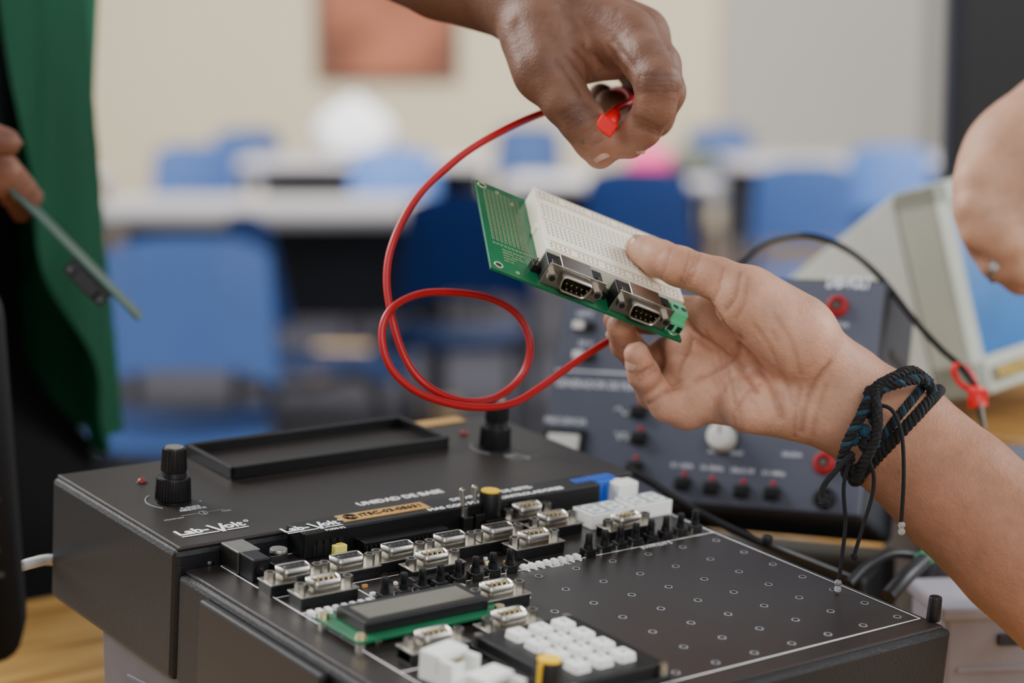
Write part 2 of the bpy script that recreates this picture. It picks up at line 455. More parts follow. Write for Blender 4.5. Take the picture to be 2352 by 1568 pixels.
part(MB().b2((.0005,.0,.009),(.279,.127,.011),CONS,.0008),'console_panel')
b=MB()
def line(b,x0,y0,x1,y1,w=.0007,h=.0002,m=WHT):
    d=Vector((x1-x0,y1-y0));n=Vector((-d.y,d.x)).normalized()*w/2
    b.quad([(x0-n.x,y0-n.y,h),(x1-n.x,y1-n.y,h),(x1+n.x,y1+n.y,h),(x0+n.x,y0+n.y,h)],m)
a0,a1,b0,b1=.0205,.2705,-.213,-.004
tl=-.074
for q in [(a0,b1,a1,b1),(a0,b0,a1,b0),(a0,b0,a0,b1),(a1,b0,a1,b1),(a0,tl,a1,tl),(.155,tl,.155,b1),(.105,tl,.105,b0),(.06,tl,.06,-.02),(.1,-.04,.155,-.04),(a0,-.105,.105,-.105),(.0205,-.052,.1,-.052),(a0,-.15,.105,-.15)]:
    line(b,*q)
part(b,'printed_outline')
b=MB()
s0,t0=ST(1645,1241)
for i in range(7):
    for j in range(7):
        x=s0-.0232*i;y=t0-.0203*j
        if x<.112:continue
        b.torus((x,y,.0001),.0017,.00025,GRYP,n=14,k=5);b.cyl((x,y,-.0005),(x,y,.00025),.0014,.0014,HOLED,seg=14)
part(b,'mounting_holes',kind='stuff')
b=MB()
x0,x1,y0,y1=.0735,.2115,.078,.1265
for q in [((x0,y0,.011),(x1,y0+.0025,.0185)),((x0,y1-.0025,.011),(x1,y1,.0185)),((x0,y0,.011),(x0+.0025,y1,.0185)),((x1-.0025,y0,.011),(x1,y1,.0185))]:b.b2(*q,TRAYM,.0006)
b.b2((x0,y0,.0108),(x1,y1,.0125),CONS)
for u in (.012,.126):b.cyl((x0+u,y0+.012,.012),(x0+u,y0+.012,.0138),.0022,.0018,BLK,seg=12)
part(b,'display_tray')
def knob(name='control_knob'):
    b=MB();n=36
    b.cyl((0,0,0),(0,0,.0015),.0092,.0092,BLK,36)
    b.cyl((0,0,.0015),(0,0,.013),.0086,.0080,BLK,36,bev=.0006)
    for i in range(n):
        a=2*math.pi*i/n;b.cyl((math.cos(a)*.0086,math.sin(a)*.0086,.002),(math.cos(a)*.0080,math.sin(a)*.0080,.012),.0004,.0004,BLK,6)
    b.cyl((0,0,.013),(0,0,.0155),.0065,.006,BLK,32)
    b.cyl((0,0,.0155),(0,0,.0275),.0062,.0056,BLK,32,bev=.0005)
    for i in range(24):
        a=2*math.pi*i/24;b.cyl((math.cos(a)*.0061,math.sin(a)*.0061,.016),(math.cos(a)*.0056,math.sin(a)*.0056,.027),.0004,.0004,BLK,6)
    b.cyl((0,0,.0274),(0,0,.0279),.0045,.0045,STEEL,24)
    b.box((0,.005,.022),(.0006,.0025,.006),WHT)
    return b.mesh(name)
KM=knob()
for px,py in ((397,1150),(1136,1028)):
    s,t=ST(px,py,.011);mk('control_knob',KM,PM@T((s,t,.011)),TR)
    b=MB()
    pts=[(.0135*math.cos(a),.0135*math.sin(a),.0002) for a in [math.radians(120+i*10) for i in range(11)]]
    b.tube(pts,.0003,GRYP,k=4)
    b.cyl((.0135*math.cos(math.radians(330)),.0135*math.sin(math.radians(330)),.0),(.0135*math.cos(math.radians(330)),.0135*math.sin(math.radians(330)),.0003),.0008,.0008,GRYP,3)
    part(b,'printed_scale',s,t,.011)
    s2,t2=s+.004,t-.019
    b=MB();b.torus((0,0,.0),.0022,.0003,GRYP,n=16,k=4);line(b,-.012,0,-.003,0,.0004,m=GRYP);line(b,.003,0,.012,0,.0004,m=GRYP);b.box((0,.0,.0003),(.0006,.004,.0003),GRYP)
    part(b,'printed_symbol',s2,t2-.004,.011)
for i,(px,py) in enumerate([(325,1108),(1065,997)]):
    s,t=ST(px,py,.011);b=MB();b.sph((0,0,0),.0022,REDL);b.torus((0,0,0),.0025,.0004,BLK);part(b,'indicator_led',s,t,.0112)
def ptext(body,px,py,h,w,m=WHT,rot=0,**kw):
    s,t=ST(px,py,h);return text(body,PM@T((s,t,h+.0001))@RZ(rot),TR,m,width=w,**kw)
def logo(px,py,h,w):
    s,t=ST(px,py,h);fr=PM@T((s,t,h+.0001))
    text('Lab-   olt',fr,TR,WHT,width=w,size=w*.26,name='printed_logo',bold=.022)
    b=MB();u=-w*.155;vx=w*.115
    line(b,-w/2,u,vx-w*.06,u,w*.032,.0002);line(b,vx+w*.06,u,w/2,u,w*.032,.0002)
    line(b,vx-w*.10,w*.12,vx,-w*.19,w*.05,.0002);line(b,vx+w*.10,w*.12,vx,-w*.19,w*.05,.0002)
    b.torus((w*.58,w*.06,.0002),w*.03,w*.006,WHT,n=12,k=4)
    b.obj('logo_mark',fr,TR)
logo(482,1214,.011,.036)
ptext('FUENTE\nNEGATIVA',440,1167,.011,.014)
ptext('APROXIMADO',400,1192,.011,.011,GRYP);ptext('FINO',520,1173,.011,.005,GRYP)
ptext('FUENTE\nPOSITIVA',1178,1046,.011,.011,GRYP)
ptext('UNIDAD DE BASE',920,1143,.011,.052,bold=.02)
b=MB();b.b2((.059,-.015,0),(.243,.002,.0135),BLK,.0008)
b.b2((.064,-.0153,.001),(.075,-.0145,.007),CASE)
for i in range(4):b.b2((.066+i*.004,-.0156,.002),(.0685+i*.004,-.0146,.009),HOLED)
part(b,'nameplate_strip')
logo(712,1209,.0135,.031)
ptext('91030-32',770,1214,.0135,.011)
ptext('DESARROLLO DE SISTE-',1130,1133,.0135,.052,size=.0048,bold=.015)
ptext('MAS CON MICROCONTROLADORES',1142,1145,.0135,.086,size=.0046,bold=.015)
s,t=ST(880,1176,.0135)
b=MB();b.box((0,0,.0002),(.051,.0095,.0004),GOLD);
for r_ in (.0035,.0025,.0015):b.torus((-.0195,0,.0005),r_,.0003,BLK,n=20,k=4)
part(b,'asset_label',s,t,.0135);text('ITSC-03-08631',PM@T((s+.0045,t,.0141)),TR,BLK,width=.036,size=.0055)
s,t=ST(1005,970,.011);part(MB().box((0,0,.0003),(.034,.010,.0005),GOLD),'asset_label',s,t,.011)
def dshape(w,h,o=0):
    return rpoly([(-w/2+.0014-o*.9,-h/2-o),(w/2-.0014+o*.9,-h/2-o),(w/2+o,h/2+o),(-w/2-o,h/2+o)],.0022)
def serial(male,h0=.005):
    b=MB()
    b.box((0,0,h0/2),(.030,.0115,h0),BLK,.0004)
    b.box((0,0,h0+.0004),(.031,.0125,.0008),STEEL,.0003)
    top=h0+.0062
    b.prism(dshape(.0168,.0083),h0+.0008,top,STEEL,hole=dshape(.0168,.0083,-.0005))
    b.prism(dshape(.0168,.0083,-.0005),h0+.0005,h0+(.0015 if male else .0058),HOLED if male else STEELD)
    if male:
        for n_,y in ((5,.0014),(4,-.0014)):
            for i in range(n_):b.cyl(((i-(n_-1)/2)*.00276,y,h0+.001),((i-(n_-1)/2)*.00276,y,h0+.0064),.0006,.0004,GOLDP,8)
    else:
        for n_,y in ((5,.0014),(4,-.0014)):
            for i in range(n_):b.cyl(((i-(n_-1)/2)*.00276,y,h0+.0055),((i-(n_-1)/2)*.00276,y,h0+.0059),.0007,.0007,HOLED,8)
    for x in (-.0125,.0125):
        b.cyl((x,0,h0+.0008),(x,0,h0+.0050),.0026,.0026,STEEL,6);b.cyl((x,0,h0+.0049),(x,0,h0+.0051),.0015,.0015,HOLED,12)
    for x in (-.0145,.0145):b.box((x,0,.0025),(.001,.009,.005),STEELD)
    return b.mesh('serial_connector')
SM,SF=serial(True),serial(False)
for px,py in [(675,1298),(798,1275),(915,1249),(1035,1226),(1145,1206)]:
    s,t=ST(px,py,.011);mk('serial_connector',SF,PM@T((s,t,0)),TR)
for px,py in [(745,1325),(995,1267),(1228,1220),(1272,1178),(1212,1157),(1440,1180),(1143,1338),(1172,1403),(998,1448)]:
    s,t=ST(px,py,.011);mk('serial_connector',SM,PM@T((s,t,0)),TR)
b=MB();b.box((0,0,.0018),(.006,.006,.0036),BLK,.0004);b.cyl((0,0,.0036),(0,0,.0062),.0023,.0021,BLK,16);b.cyl((0,0,.006),(0,0,.0112),.0018,.0017,BLK,16,bev=.0003)
for x in (-.0032,.0032):
    for y in (-.002,.002):b.box((x,y,.001),(.0006,.0009,.002),STEEL)
PB_=b.mesh('push_button')
rows=[[(885,1335),(1172,1270),8],[(1353,1235),(1598,1180),8]]
for (a,c,n_) in rows:
    A=ST(*a,.009);C=ST(*c,.009)
    for i in range(n_):
        u=i/(n_-1);mk('push_button',PB_,PM@T((A[0]+(C[0]-A[0])*u,A[1]+(C[1]-A[1])*u,0)),TR)
def ledrow(a,c,n_,name='led_bar'):
    A=ST(*a,.003);C=ST(*c,.003);
    for i in range(n_):
        u=i/(n_-1);b=MB();b.box((0,0,.0012),(.0026,.0042,.0024),WPLAS,.0004);b.box((0,.0028,.0005),(.0012,.0016,.0008),WPLAS);b.box((0,-.0028,.0005),(.0012,.0016,.0008),WPLAS)
        part(b,'indicator_led',A[0]+(C[0]-A[0])*u,A[1]+(C[1]-A[1])*u,0)
ledrow((716,1400),(850,1372),8);ledrow((1206,1294),(1325,1270),8)
b=MB();b.box((0,0,.0022),(.052,.0155,.002),BLK);b.box((0,0,.0055),(.050,.0135,.004),BLK,.0005);b.cyl((-.0245,0,.0074),(-.0245,0,.0076),.0015,.0015,CASE,12)
for i in range(20):
    for y in (-1,1):b.box(((i-9.5)*.00254,y*.0074,.0035),(.0006,.0006,.005),STEEL)
s,t=ST(918,1222,.007);part(b,'socketed_chip',s,t,0)
b=MB();b.box((0,0,.002),(.02,.0062,.0034),BLK,.0004)
for i in range(8):
    for y in (-1,1):b.box(((i-3.5)*.00254,y*.0036,.0015),(.0006,.0006,.003),STEEL)
s,t=ST(985,1325,.003);part(b,'small_chip',s,t,0)
b=MB();b.box((0,0,.0055),(.012,.016,.011),STEELD,.0006);b.box((0,0,.0108),(.0115,.0155,.0006),STEEL,.0002);b.box((0,-.0081,.0055),(.009,.0004,.008),BLK,.0003);b.box((0,-.0083,.005),(.005,.0006,.003),WPLAS)
s,t=ST(552,1262,.009);part(b,'usb_port',s,t,0)
b=MB();b.box((0,0,.0055),(.009,.013,.011),BLK,.0006);b.cyl((0,-.0067,.006),(0,-.0069,.006),.0032,.0032,STEELD,20);b.cyl((0,-.006,.006),(0,-.0072,.006),.001,.001,STEEL,12)
s,t=ST(585,1283,.009);part(b,'power_jack',s,t,0)
b=MB();b.cyl((0,0,0),(0,0,.012),.0042,.0042,STEEL,24,bev=.0006);b.cyl((0,0,.0005),(0,0,.0105),.0043,.0043,STEELD,24)
s,t=ST(640,1263,.011);part(b,'capacitor',s,t,0)
b=MB();b.box((0,0,.004),(.007,.0035,.008),YELJ,.0005);b.box((0,0,.0082),(.003,.0015,.0008),YEL)
s,t=ST(780,1250,.008);part(b,'jumper',s,t,0)
b=MB()
for i in range(90):
    x=random.uniform(.026,.15);y=random.uniform(-.07,-.02)
    m=random.choice([BLK,STEELD,WPLAS,GOLD]);b.box((x,y,.0006),(random.uniform(.001,.003),random.uniform(.001,.002),.0012),m)
part(b,'small_components',kind='stuff')
for px,py in [(690,1245),(735,1240),(640,1310),(700,1355)]:
    s,t=ST(px,py,.004);b=MB();b.box((0,0,.004),(.0075,.005,.008),BLK,.0004);b.box((0,.0022,.006),(.0065,.0008,.009),STEELD);part(b,'voltage_regulator',s,t,0)
for px,py in [(1062,1185),(1090,1178)]:
    s,t=ST(px,py,.008);b=MB();b.box((0,0,.0045),(.006,.011,.009),STEELD,.0004);b.cyl((0,0,.009),(0,0,.013),.0026,.0026,STEEL,16);b.cyl((0,0,.013),(0,.0015,.021),.0011,.0016,STEEL,12);b.sph((0,.0015,.021),.0016,STEEL)
    part(b,'toggle_switch',s,t,0)
def pot(stripe):
    b=MB();b.box((0,0,.003),(.012,.012,.006),BLK,.0005);b.cyl((0,0,.006),(0,0,.019),.0064,.0056,BLK,28,bev=.0005);b.cyl((0,0,.0188),(0,0,.0197),.0048,.0048,YEL,24)
    if stripe:b.box((0,-.0060,.0125),(.0016,.0014,.013),YEL)
    return b.mesh('potentiometer')
s,t=ST(1127,1128,.019);mk('potentiometer',pot(False),PM@T((s,t,0)),TR)
s,t=ST(1262,1515,.019);mk('potentiometer',pot(True),PM@T((s,t,0))@RZ(-75),TR)
def seg7(px,py):
    s,t=ST(px,py,.008);b=MB();b.box((0,0,.004),(.0265,.0165,.008),WPLAS,.0005);b.box((0,0,.0080),(.0250,.0150,.0002),SEGM)
    for dx in (-.0065,.0065):
        for q in [(0,.0055,.006,.0012),(0,0,.006,.0012),(0,-.0055,.006,.0012),(-.0036,.0028,.0012,.0044),(.0036,.0028,.0012,.0044),(-.0036,-.0028,.0012,.0044),(.0036,-.0028,.0012,.0044)]:
            b.box((dx+q[0],q[1],.0082),(q[2],q[3],.0003),SEGD)
    part(b,'seven_segment_display',s,t,0)
seg7(1384,1165);seg7(1478,1145)
b=MB();b.box((0,0,.006),(.014,.009,.013),WPLAS,.0008);b.box((-.003,0,.013),(.004,.005,.001),WPLAS);s,t=ST(1432,1102,.013);part(b,'white_header',s,t,0)
b=MB();b.box((0,0,.0065),(.029,.011,.013),BLUE,.0005)
for i in range(8):
    b.box(((i-3.5)*.0035,.0,.0132),(.0022,.006,.0012),BLUE,.0002);b.box(((i-3.5)*.0035,-.0056,.0075),(.0022,.001,.007),BLUE,.0002)
s,t=ST(1360,1100,.013);part(b,'dip_switch',s,t,0)
s,t=ST(948,1410,.004)
b=MB();b.box((0,0,.0036),(.080,.034,.0016),GREEN,.0003)
b.box((0,0,.0070),(.066,.0235,.0054),BLK,.0008)
b.box((0,.000,.0098),(.057,.0150,.0004),GLASS,.0002)
b.box((0,0.0,.0096),(.0645,.0220,.0003),TRAYM)
for x in (-.037,.037):
    for y in (-.0145,.0145):b.cyl((x,y,.0),(x,y,.003),.0022,.0022,STEEL,6);b.cyl((x,y,.0044),(x,y,.0066),.0026,.0022,GOLDP,16)
for i in range(16):b.cyl(((i-7.5)*.00254-.01,.0148,.0044),((i-7.5)*.00254-.01,.0148,.0056),.0009,.0007,STEEL,8)
part(b,'lcd_module',s,t,0)
kc=[ST(1295,1420,.012),ST(1435,1488,.012),ST(1193,1443,.012)]
ks=(kc[0][0]-kc[2][0])/2;kt=(kc[0][1]-kc[1][1])/3
b=MB();cx=kc[0][0]-ks;cy=kc[0][1]-kt*1.5
b.box((0,0,.0045),(ks*3.3+.012,kt*4.2+.008,.006),BLK,.0008);b.box((0,0,.0012),(ks*3.3+.014,kt*4.2+.014,.0024),BLK,.0003)
for x in (-1,1):
    for y in (-1,1):b.cyl((x*(ks*1.65+.004),y*(kt*2.1+.004),.002),(x*(ks*1.65+.004),y*(kt*2.1+.004),.0075),.0025,.0022,STEEL,12)
KP=part(b,'keypad',cx,cy,0)
KB=MB().box((0,0,.0088),(ks*.68,kt*.70,.0046),WPLAS,.0008,top=(.9,.9)).mesh('key')
for i in range(3):
    for j in range(4):
        fr_=PM@T((kc[0][0]-ks*i,kc[0][1]-kt*j,0));mk('key',KB,fr_,KP)
        lab=[['3','6','9','#'],['2','5','8','0'],['1','4','7','*']][i][j]
        text(lab,fr_@T((0,0,.0112)),KP,GRYP,size=.0042)
def jack(px,py):
    s,t=ST(px,py,.013);b=MB()
    b.b2((-.009,-.009,0),(.009,.009,.005),WPLAS,.0008);b.b2((-.009,-.002,.004),(.009,.009,.013),WPLAS,.0008)
    for x in (-.009,.006):b.b2((x,-.009,.004),(x+.003,.0,.0115),WPLAS,.0005)
    b.b2((-.0055,-.0025,.005),(.0055,-.0015,.0105),SEGM);b.b2((-.003,-.006,.005),(.003,-.0045,.009),WPLAS,.0004)
    for i in range(6):b.box(((i-2.5)*.0014,-.003,.008),(.0004,.0015,.004),GOLDP)
    part(b,'telephone_jack',s,t,0,rot=12)
jack(1035,1492);jack(1140,1548)
for px,py in [(1497,1525),(865,1467),(940,1483),(480,1290),(822,1472),(1020,1320),(1065,1395)]:
    s,t=ST(px,py,.001);b=MB();b.cyl((0,0,0),(0,0,.002),.0026,.0022,STEELD if px in(480,822) else STEEL,16,bev=.0003);b.box((0,0,.0021),(.0035,.0006,.0004),BLK);part(b,'screw',s,t,0)
b=MB();b.cyl((0,0,0),(0,0,.012),.0033,.003,BLK,20,bev=.0008);s,t=ST(2143,1425,0);part(b,'corner_post',s,t,0)
b=MB();b.cyl((0,0,0),(0,0,.005),.003,.0028,BLK,20,bev=.0008);s,t=ST(1755,1253,0);part(b,'corner_post',s+.002,t,0)
ptext('SWITCH 2',1508,1252,0,.020,size=.0035);ptext('LED 2',1287,1297,0,.012,size=.0035);ptext('OFF',825,1328,0,.007,GRYP);ptext('LED 1',790,1410,0,.010,GRYP)

# =================================================== HELD BOARD
def board_frame(B0,B1,S1):
    L=(B1-B0).normalized();S=(S1-B0);S=(S-L*S.dot(L)).normalized();return frame(B0,L,S,L.cross(S))
BW,BH=.1073,.0815
def ra_serial():
    b=MB()
    b.b2((-.0155,.004,0),(.0155,.016,.0105),BLK,.0006)
    b.b2((-.0155,.003,.0),(.0155,.0038,.0125),STEEL,.0003)
    Mx=frame(Vector((0,.003,.0068)),Vector((1,0,0)),Vector((0,0,1)),Vector((0,-1,0)))
    b.prism(dshape(.0168,.0083),0,.0058,STEEL,M=Mx,hole=dshape(.0168,.0083,-.0005))
    b.prism(dshape(.0168,.0083,-.0005),0,.0015,HOLED,M=Mx)
    for n_,y in ((5,.0014),(4,-.0014)):
        for i in range(n_):b.cyl(((i-(n_-1)/2)*.00276,y,.001),((i-(n_-1)/2)*.00276,y,.0064),.0006,.00045,GOLDP,8,M=Mx)
    for x in (-.0125,.0125):
        b.cyl((x,0,0),(x,0,.0042),.0027,.0027,STEEL,6,M=Mx);b.cyl((x,0,.0041),(x,0,.0044),.0015,.0015,HOLED,12,M=Mx)
    b.b2((-.0085,.0038,.0106),(.0085,.0155,.0122),STEEL,.0005)
    for x in (-.0135,.0115):b.b2((x,.0038,.0105),(x+.002,.009,.0115),STEELD,.0002)
    return b.mesh('serial_connector')
RAS=ra_serial()
def hboard(M,label,full=True):
    e=empty('prototyping_board',M,label=label,cat='circuit board',group='prototyping boards')
    b=MB();b.b2((0,0,-.0016),(BW,BH,0),GREEN if full else TEAL,.0002)
    for x,y in ((.0035,.0775),(.0045,.0045),(BW-.005,.0045),(BW-.005,.0775)):
        b.torus((x,y,.0001),.0021,.0005,PADS,n=18,k=6);b.cyl((x,y,-.0017),(x,y,.0002),.0016,.0016,HOLED,14)
    for x,y in ((.012,.076),(.015,.004),(.02,.07)):b.torus((x,y,.0001),.0008,.0003,PADS,n=12,k=5)
    b.obj('board',M,e)
    b=MB()
    for i in range(9):
        for j in range(20):
            x=.0045+i*.00235;y=.0285+j*.00243
            b.box((x,y,.0001),(.0013,.0013,.0003),PADS);b.box((x,y,.0003),(.0006,.0006,.0002),HOLED)
    for i in range(11):
        b.box((.0045+i*.0021,.0245,.0001),(.0012,.0012,.0003),PADS);b.box((.0045+i*.0021,.0245,.0003),(.0005,.0005,.0002),HOLED)
    b.obj('solder_pads',M,e,kind='stuff')
    if full:
        x0,x1,y0,y1,h=.0285,.1075,.0215,.0785,.0095
        b=MB();b.b2((x0,y0,.0),(x1,y1,h),CREAM,.0005)
        for x in (x0+.02,x1-.02):b.b2((x-.002,y0-.001,.001),(x+.002,y0+.001,.005),CREAM,.0003)
        b.b2((x0-.001,.045,.001),(x0+.001,.049,.006),CREAM,.0003)
        cgap=(y0+y1)/2;b.b2((x0+.001,cgap-.0012,h-.0003),(x1-.001,cgap+.0012,h+.0001),mat('gap',(214,206,186),.6))
        for y in (y0+.0088,y1-.0088):b.b2((x0,y-.0002,h-.0002),(x1,y+.0002,h+.0001),mat('gap2',(196,188,168),.6))
        for y,m in ((y0+.0012,'r'),(y0+.0078,'b'),(y1-.0078,'r'),(y1-.0012,'b')):
            b.b2((x0+.003,y-.0003,h),(x1-.003,y+.0003,h+.0001),mat('rail_'+m,(210,140,96) if m=='r' else (206,170,120),.6))
        BB=b.obj('breadboard',M,e)
        b=MB();n_=29;pt=(x1-x0-.006)/(n_-1)
        ys=[y0+.0033,y0+.0058]+[cgap-.0035-.0025*i for i in range(5)]+[cgap+.0035+.0025*i for i in range(5)]+[y1-.0058,y1-.0033]
        for i in range(n_):
            for j,y in enumerate(ys):
                if j in(0,1,12,13) and i%6==5:continue
                X=x0+.003+i*pt;b.quad([(X-.0005,y-.0005,h+.00012),(X+.0005,y-.0005,h+.00012),(X+.0005,y+.0005,h+.00012),(X-.0005,y+.0005,h+.00012)],HOLE)
        b.obj('contact_holes',M,BB,kind='stuff')
    for u in ((.042,.081) if full else (.037,)):mk('serial_connector',RAS if full else RASB,M@T((u,0,0)),e)
    b=MB()
    b.b2((.0975,.004,0),(.1065,.016,.0065),TERM,.0005);b.b2((.0975,.007,.006),(.1065,.016,.0105),TERM,.0006)
    for x in (.0998,.1043):b.cyl((x,.0115,.0104),(x,.0115,.0107),.0016,.0016,STEELD,16);b.b2((x-.0014,.0038,.001),(x+.0014,.0042,.0045),HOLED)
    if full:
        b.obj('terminal_block',M,e)
        for x in (.0245,.0625):
            b=MB();b.box((x,.0135,.002),(.004,.006,.004),BLK,.0003)
            for k in range(2):b.box((x,.0115+k*.003,.0048),(.0006,.0006,.003),GOLDP)
            b.obj('pin_header',M,e)
        for i,(tx,wd) in enumerate([('RS-232 BOARD',.012),('SERIAL A B',.010),('VCC GND TX',.011),('PROTO',.006),('RX TX',.005)]):
            text(tx,M@T((.0085+wd/2,.0205-.0024*i,.0002)),e,PADS,width=wd,size=.0014)
    return e
B0=W(1128,613,.97);HM=board_frame(B0,W(1567,783,1.008),W(1083,405,1.036))
hboard(HM,'green prototyping board with white breadboard, held in a hand')
def blackser():
    b=MB();b.b2((-.0155,.003,0),(.0155,.016,.0105),BLK,.0006);b.b2((-.009,-.003,.003),(.009,.004,.0105),BLK,.001)
    for x in (-.0125,.0125):b.cyl((x,.003,.0068),(x,-.0005,.0068),.0016,.0016,STEELD,6)
    return b.mesh('serial_connector')
RASB=blackser()
A0=W(20,438,1.20);A1=W(316,738,1.215)
L=(A1-A0).normalized();vdir=(W(168,588,1)-CAM).normalized();nimg=(RT+UP).normalized()
dep=vdir+nimg*.055;S=(dep-L*dep.dot(L)).normalized()
M2=frame(A1,-L,S,(-L).cross(S))
hboard(M2,'thin teal circuit board seen edge-on, held by person in jacket',False)

# =================================================== CABLES
c=MB()
p1=[(1392,282,1.02),(1415,250,1.03),(1450,230,1.045),(1420,205,1.09),(1340,235,1.10),(1250,258,1.07),(1150,302,1.05),(1050,365,1.04),(960,450,1.03),(905,550,1.02),(888,640,1.015),(903,740,1.01),(935,830,1.01),(985,888,1.01),(1060,920,1.02),(1140,912,1.04),(1200,860,1.05),(1218,790,1.05),(1190,725,1.05),(1130,687,1.045),(1050,672,1.035),(965,675,1.02),(900,708,1.0),(877,765,.995),(895,840,.995),(950,895,1.0),(1030,926,1.01),(1110,936,1.02),(1180,925,1.03),(1240,890,1.04),(1320,833,1.05),(1400,782,1.06),(1480,740,1.08)]
c.tube(spline([W(*p) for p in p1],10),.0019,RED,k=12)
rc=c.obj('test_lead',label='red rubber test lead looping through the air between two hands',cat='cable')
WMi=Matrix.Identity(4)
b=MB();p=W(1388,292,1.012);q=W(1412,262,1.02)
ax=(p-q).normalized()
b.cyl(q,p,.0035,.0052,REDC,20,bev=.0005);b.cyl(p,p+ax*.004,.0054,.0035,REDC,20,bev=.0005)
b.box((0,0,0),(.011,.0085,.008),REDC,.0012,M=T(W(1387,288,1.004))@RZ(15)@RY(35))
b.obj('plug_housing',WMi,rc)
b=MB();b.cyl(W(1372,312,1.006),W(1338,326,1.0),.0013,.0009,STEEL,12);b.obj('plug_tip',WMi,rc)
b=MB();p2=[(1690,640,1.30),(1700,606,1.285),(1760,558,1.27),(1850,541,1.25),(1940,570,1.24),(2020,635,1.22),(2100,735,1.21),(2160,800,1.20),(2205,840,1.19),(2240,885,1.185)]
b.tube(spline([W(*p) for p in p2],10),.002,BLK);bc=b.obj('test_lead',label='black test lead arching over the grey generator to a red clip',cat='cable')
b=MB();b.tube(spline([W(*p) for p in [(2238,900,1.185),(2205,880,1.19),(2190,850,1.19),(2200,838,1.19),(2222,850,1.19),(2240,880,1.185)]],8),.0018,REDC)
b.cyl(W(2240,885,1.185),W(2246,935,1.185),.0035,.0062,REDC,16,bev=.001);b.box((0,0,0),(.011,.005,.008),REDC,.001,M=T(W(2246,908,1.183)));b.obj('clip_boot',WMi,bc)
b=MB();b.cyl(W(2252,925,1.18),W(2262,985,1.18),.0016,.001,STEEL,10);b.cyl(W(2246,935,1.185),W(2258,990,1.185),.0016,.001,STEEL,10);b.obj('clip_jaw',WMi,bc)
b=MB();b.tube(spline([W(*p) for p in [(1440,1075,1.13),(1500,1110,1.12),(1560,1150,1.11),(1650,1200,1.10),(1760,1250,1.09),(1860,1290,1.10),(1960,1330,1.11)]],10),.0022,BLK)
b.obj('black_cable',label='black cable running beside the training unit',cat='cable')

# =================================================== GENERATOR
GBL=W(1222,1138,1.262);GBR=W(1985,1198,1.178);GTR=W(2016,640,1.215)
gx=(GBR-GBL);GWd=gx.length;gx.normalize();gy=(GTR-GBR);gy=gy-gx*gy.dot(gx);GH=gy.length;gy.normalize()
GM=frame(GBL,gx,gy,gx.cross(gy))
gen=empty('function_generator',GM,label='blue-grey function generator with push switches, knob and red sockets',cat='function generator')
def GP(px,py,h=0):return hit(GM,px,py,h)
GD=.075
b=MB();b.b2((0,0,-GD),(GWd,GH,-.001),GENS,.004)
for i in range(8):b.b2((GWd-.001,.02+i*.012,-GD+.015),(GWd+.0008,.025+i*.012,-.02),BLK)
b.obj('case',GM,gen)
MB().b2((.003,.003,-.002),(GWd-.003,GH-.003,.001),GENM,.001).obj('front_panel',GM,gen)
def gsock(px,py):
    x,y=GP(px,py);b=MB();b.cyl((x,y,0),(x,y,.004),.0068,.0064,RED,28,bev=.0008);b.torus((x,y,.0042),.0045,.0011,RED,n=24,k=8);b.cyl((x,y,.004),(x,y,.0046),.0032,.0032,HOLED,20);b.cyl((x,y,.004),(x,y,.005),.0016,.0016,STEEL,12);b.obj('banana_socket',GM,gen,label='red banana socket')
gsock(1925,705);gsock(1895,1065)
b=MB();x,y=GP(1895,1145);b.cyl((x,y,0),(x,y,.004),.0068,.0064,BLK,28,bev=.0008);b.torus((x,y,.0042),.0045,.0011,BLK,n=24,k=8);b.cyl((x,y,.004),(x,y,.005),.0016,.0016,STEEL,12);b.obj('banana_socket',GM,gen,label='black banana socket')
b=MB();x,y=GP(1665,1010);b.cyl((x,y,0),(x,y,.003),.0092,.0092,GENS,28);b.cyl((x,y,.002),(x,y,.013),.0085,.0078,WPLAS,28,bev=.001);b.box((x,y+.004,.0132),(.001,.006,.0004),GENS);b.obj('dial_knob',GM,gen)
for py in (752,820):
    b=MB();x,y=GP(1345,py);b.box((x,y,.002),(.014,.006,.003),BLK,.0005);b.box((x-.003,y,.0045),(.007,.005,.004),WPLAS,.0005);b.obj('slide_switch',GM,gen)
b=MB();x,y=GP(1300,1015);b.box((x,y,.002),(.027,.016,.004),BLK,.0008);b.box((x,y-.001,.0045),(.021,.010,.003),WPLAS,.001);b.obj('rocker_switch',GM,gen)
for px,py in [(1470,948),(1470,1008),(1570,1112),(1635,1122),(1705,1130),(1775,1135),(1460,1075)]:
    x,y=GP(px,py);b=MB();b.box((x,y,.002),(.010,.0075,.004),GENS,.0005);b.box((x,y,.005),(.0075,.0055,.004),BLK,.0006);b.obj('push_switch',GM,gen)
    b=MB();b.sph((x,y+.0062,.0012),.0014,REDC);b.obj('indicator_led',GM,gen)
def gt(tx,px,py,w,**k):
    x,y=GP(px,py);text(tx,GM@T((x,y,.0012)),gen,GENT,width=w,**k)
gt('LAB-VOLT',1950,650,.028,size=.0105,bold=.05,shear=.2)
gt('LIMITE',1345,722,.011,bold=.02);gt('10 V',1345,790,.009,bold=.02);gt('GENERADOR DE FUNCIONES',1405,887,.074,size=.0065,bold=.025);gt('FRECUENCIA',1300,968,.028,size=.0052,bold=.025)
gt('0-20V DC',1925,747,.014,bold=.02);gt('+ -',1870,698,.006,bold=.02)
gt('0.1-1kHz',1568,1070,.014,bold=.03);gt('1k-10kHz',1636,1076,.014,bold=.03);gt('10k-0.1M',1706,1082,.014,bold=.03);gt('0.1-1MHz',1778,1088,.014,bold=.03);gt('MIN      MAX',1668,1040,.022,bold=.02);gt('SALIDA',1820,1045,.012,bold=.02)
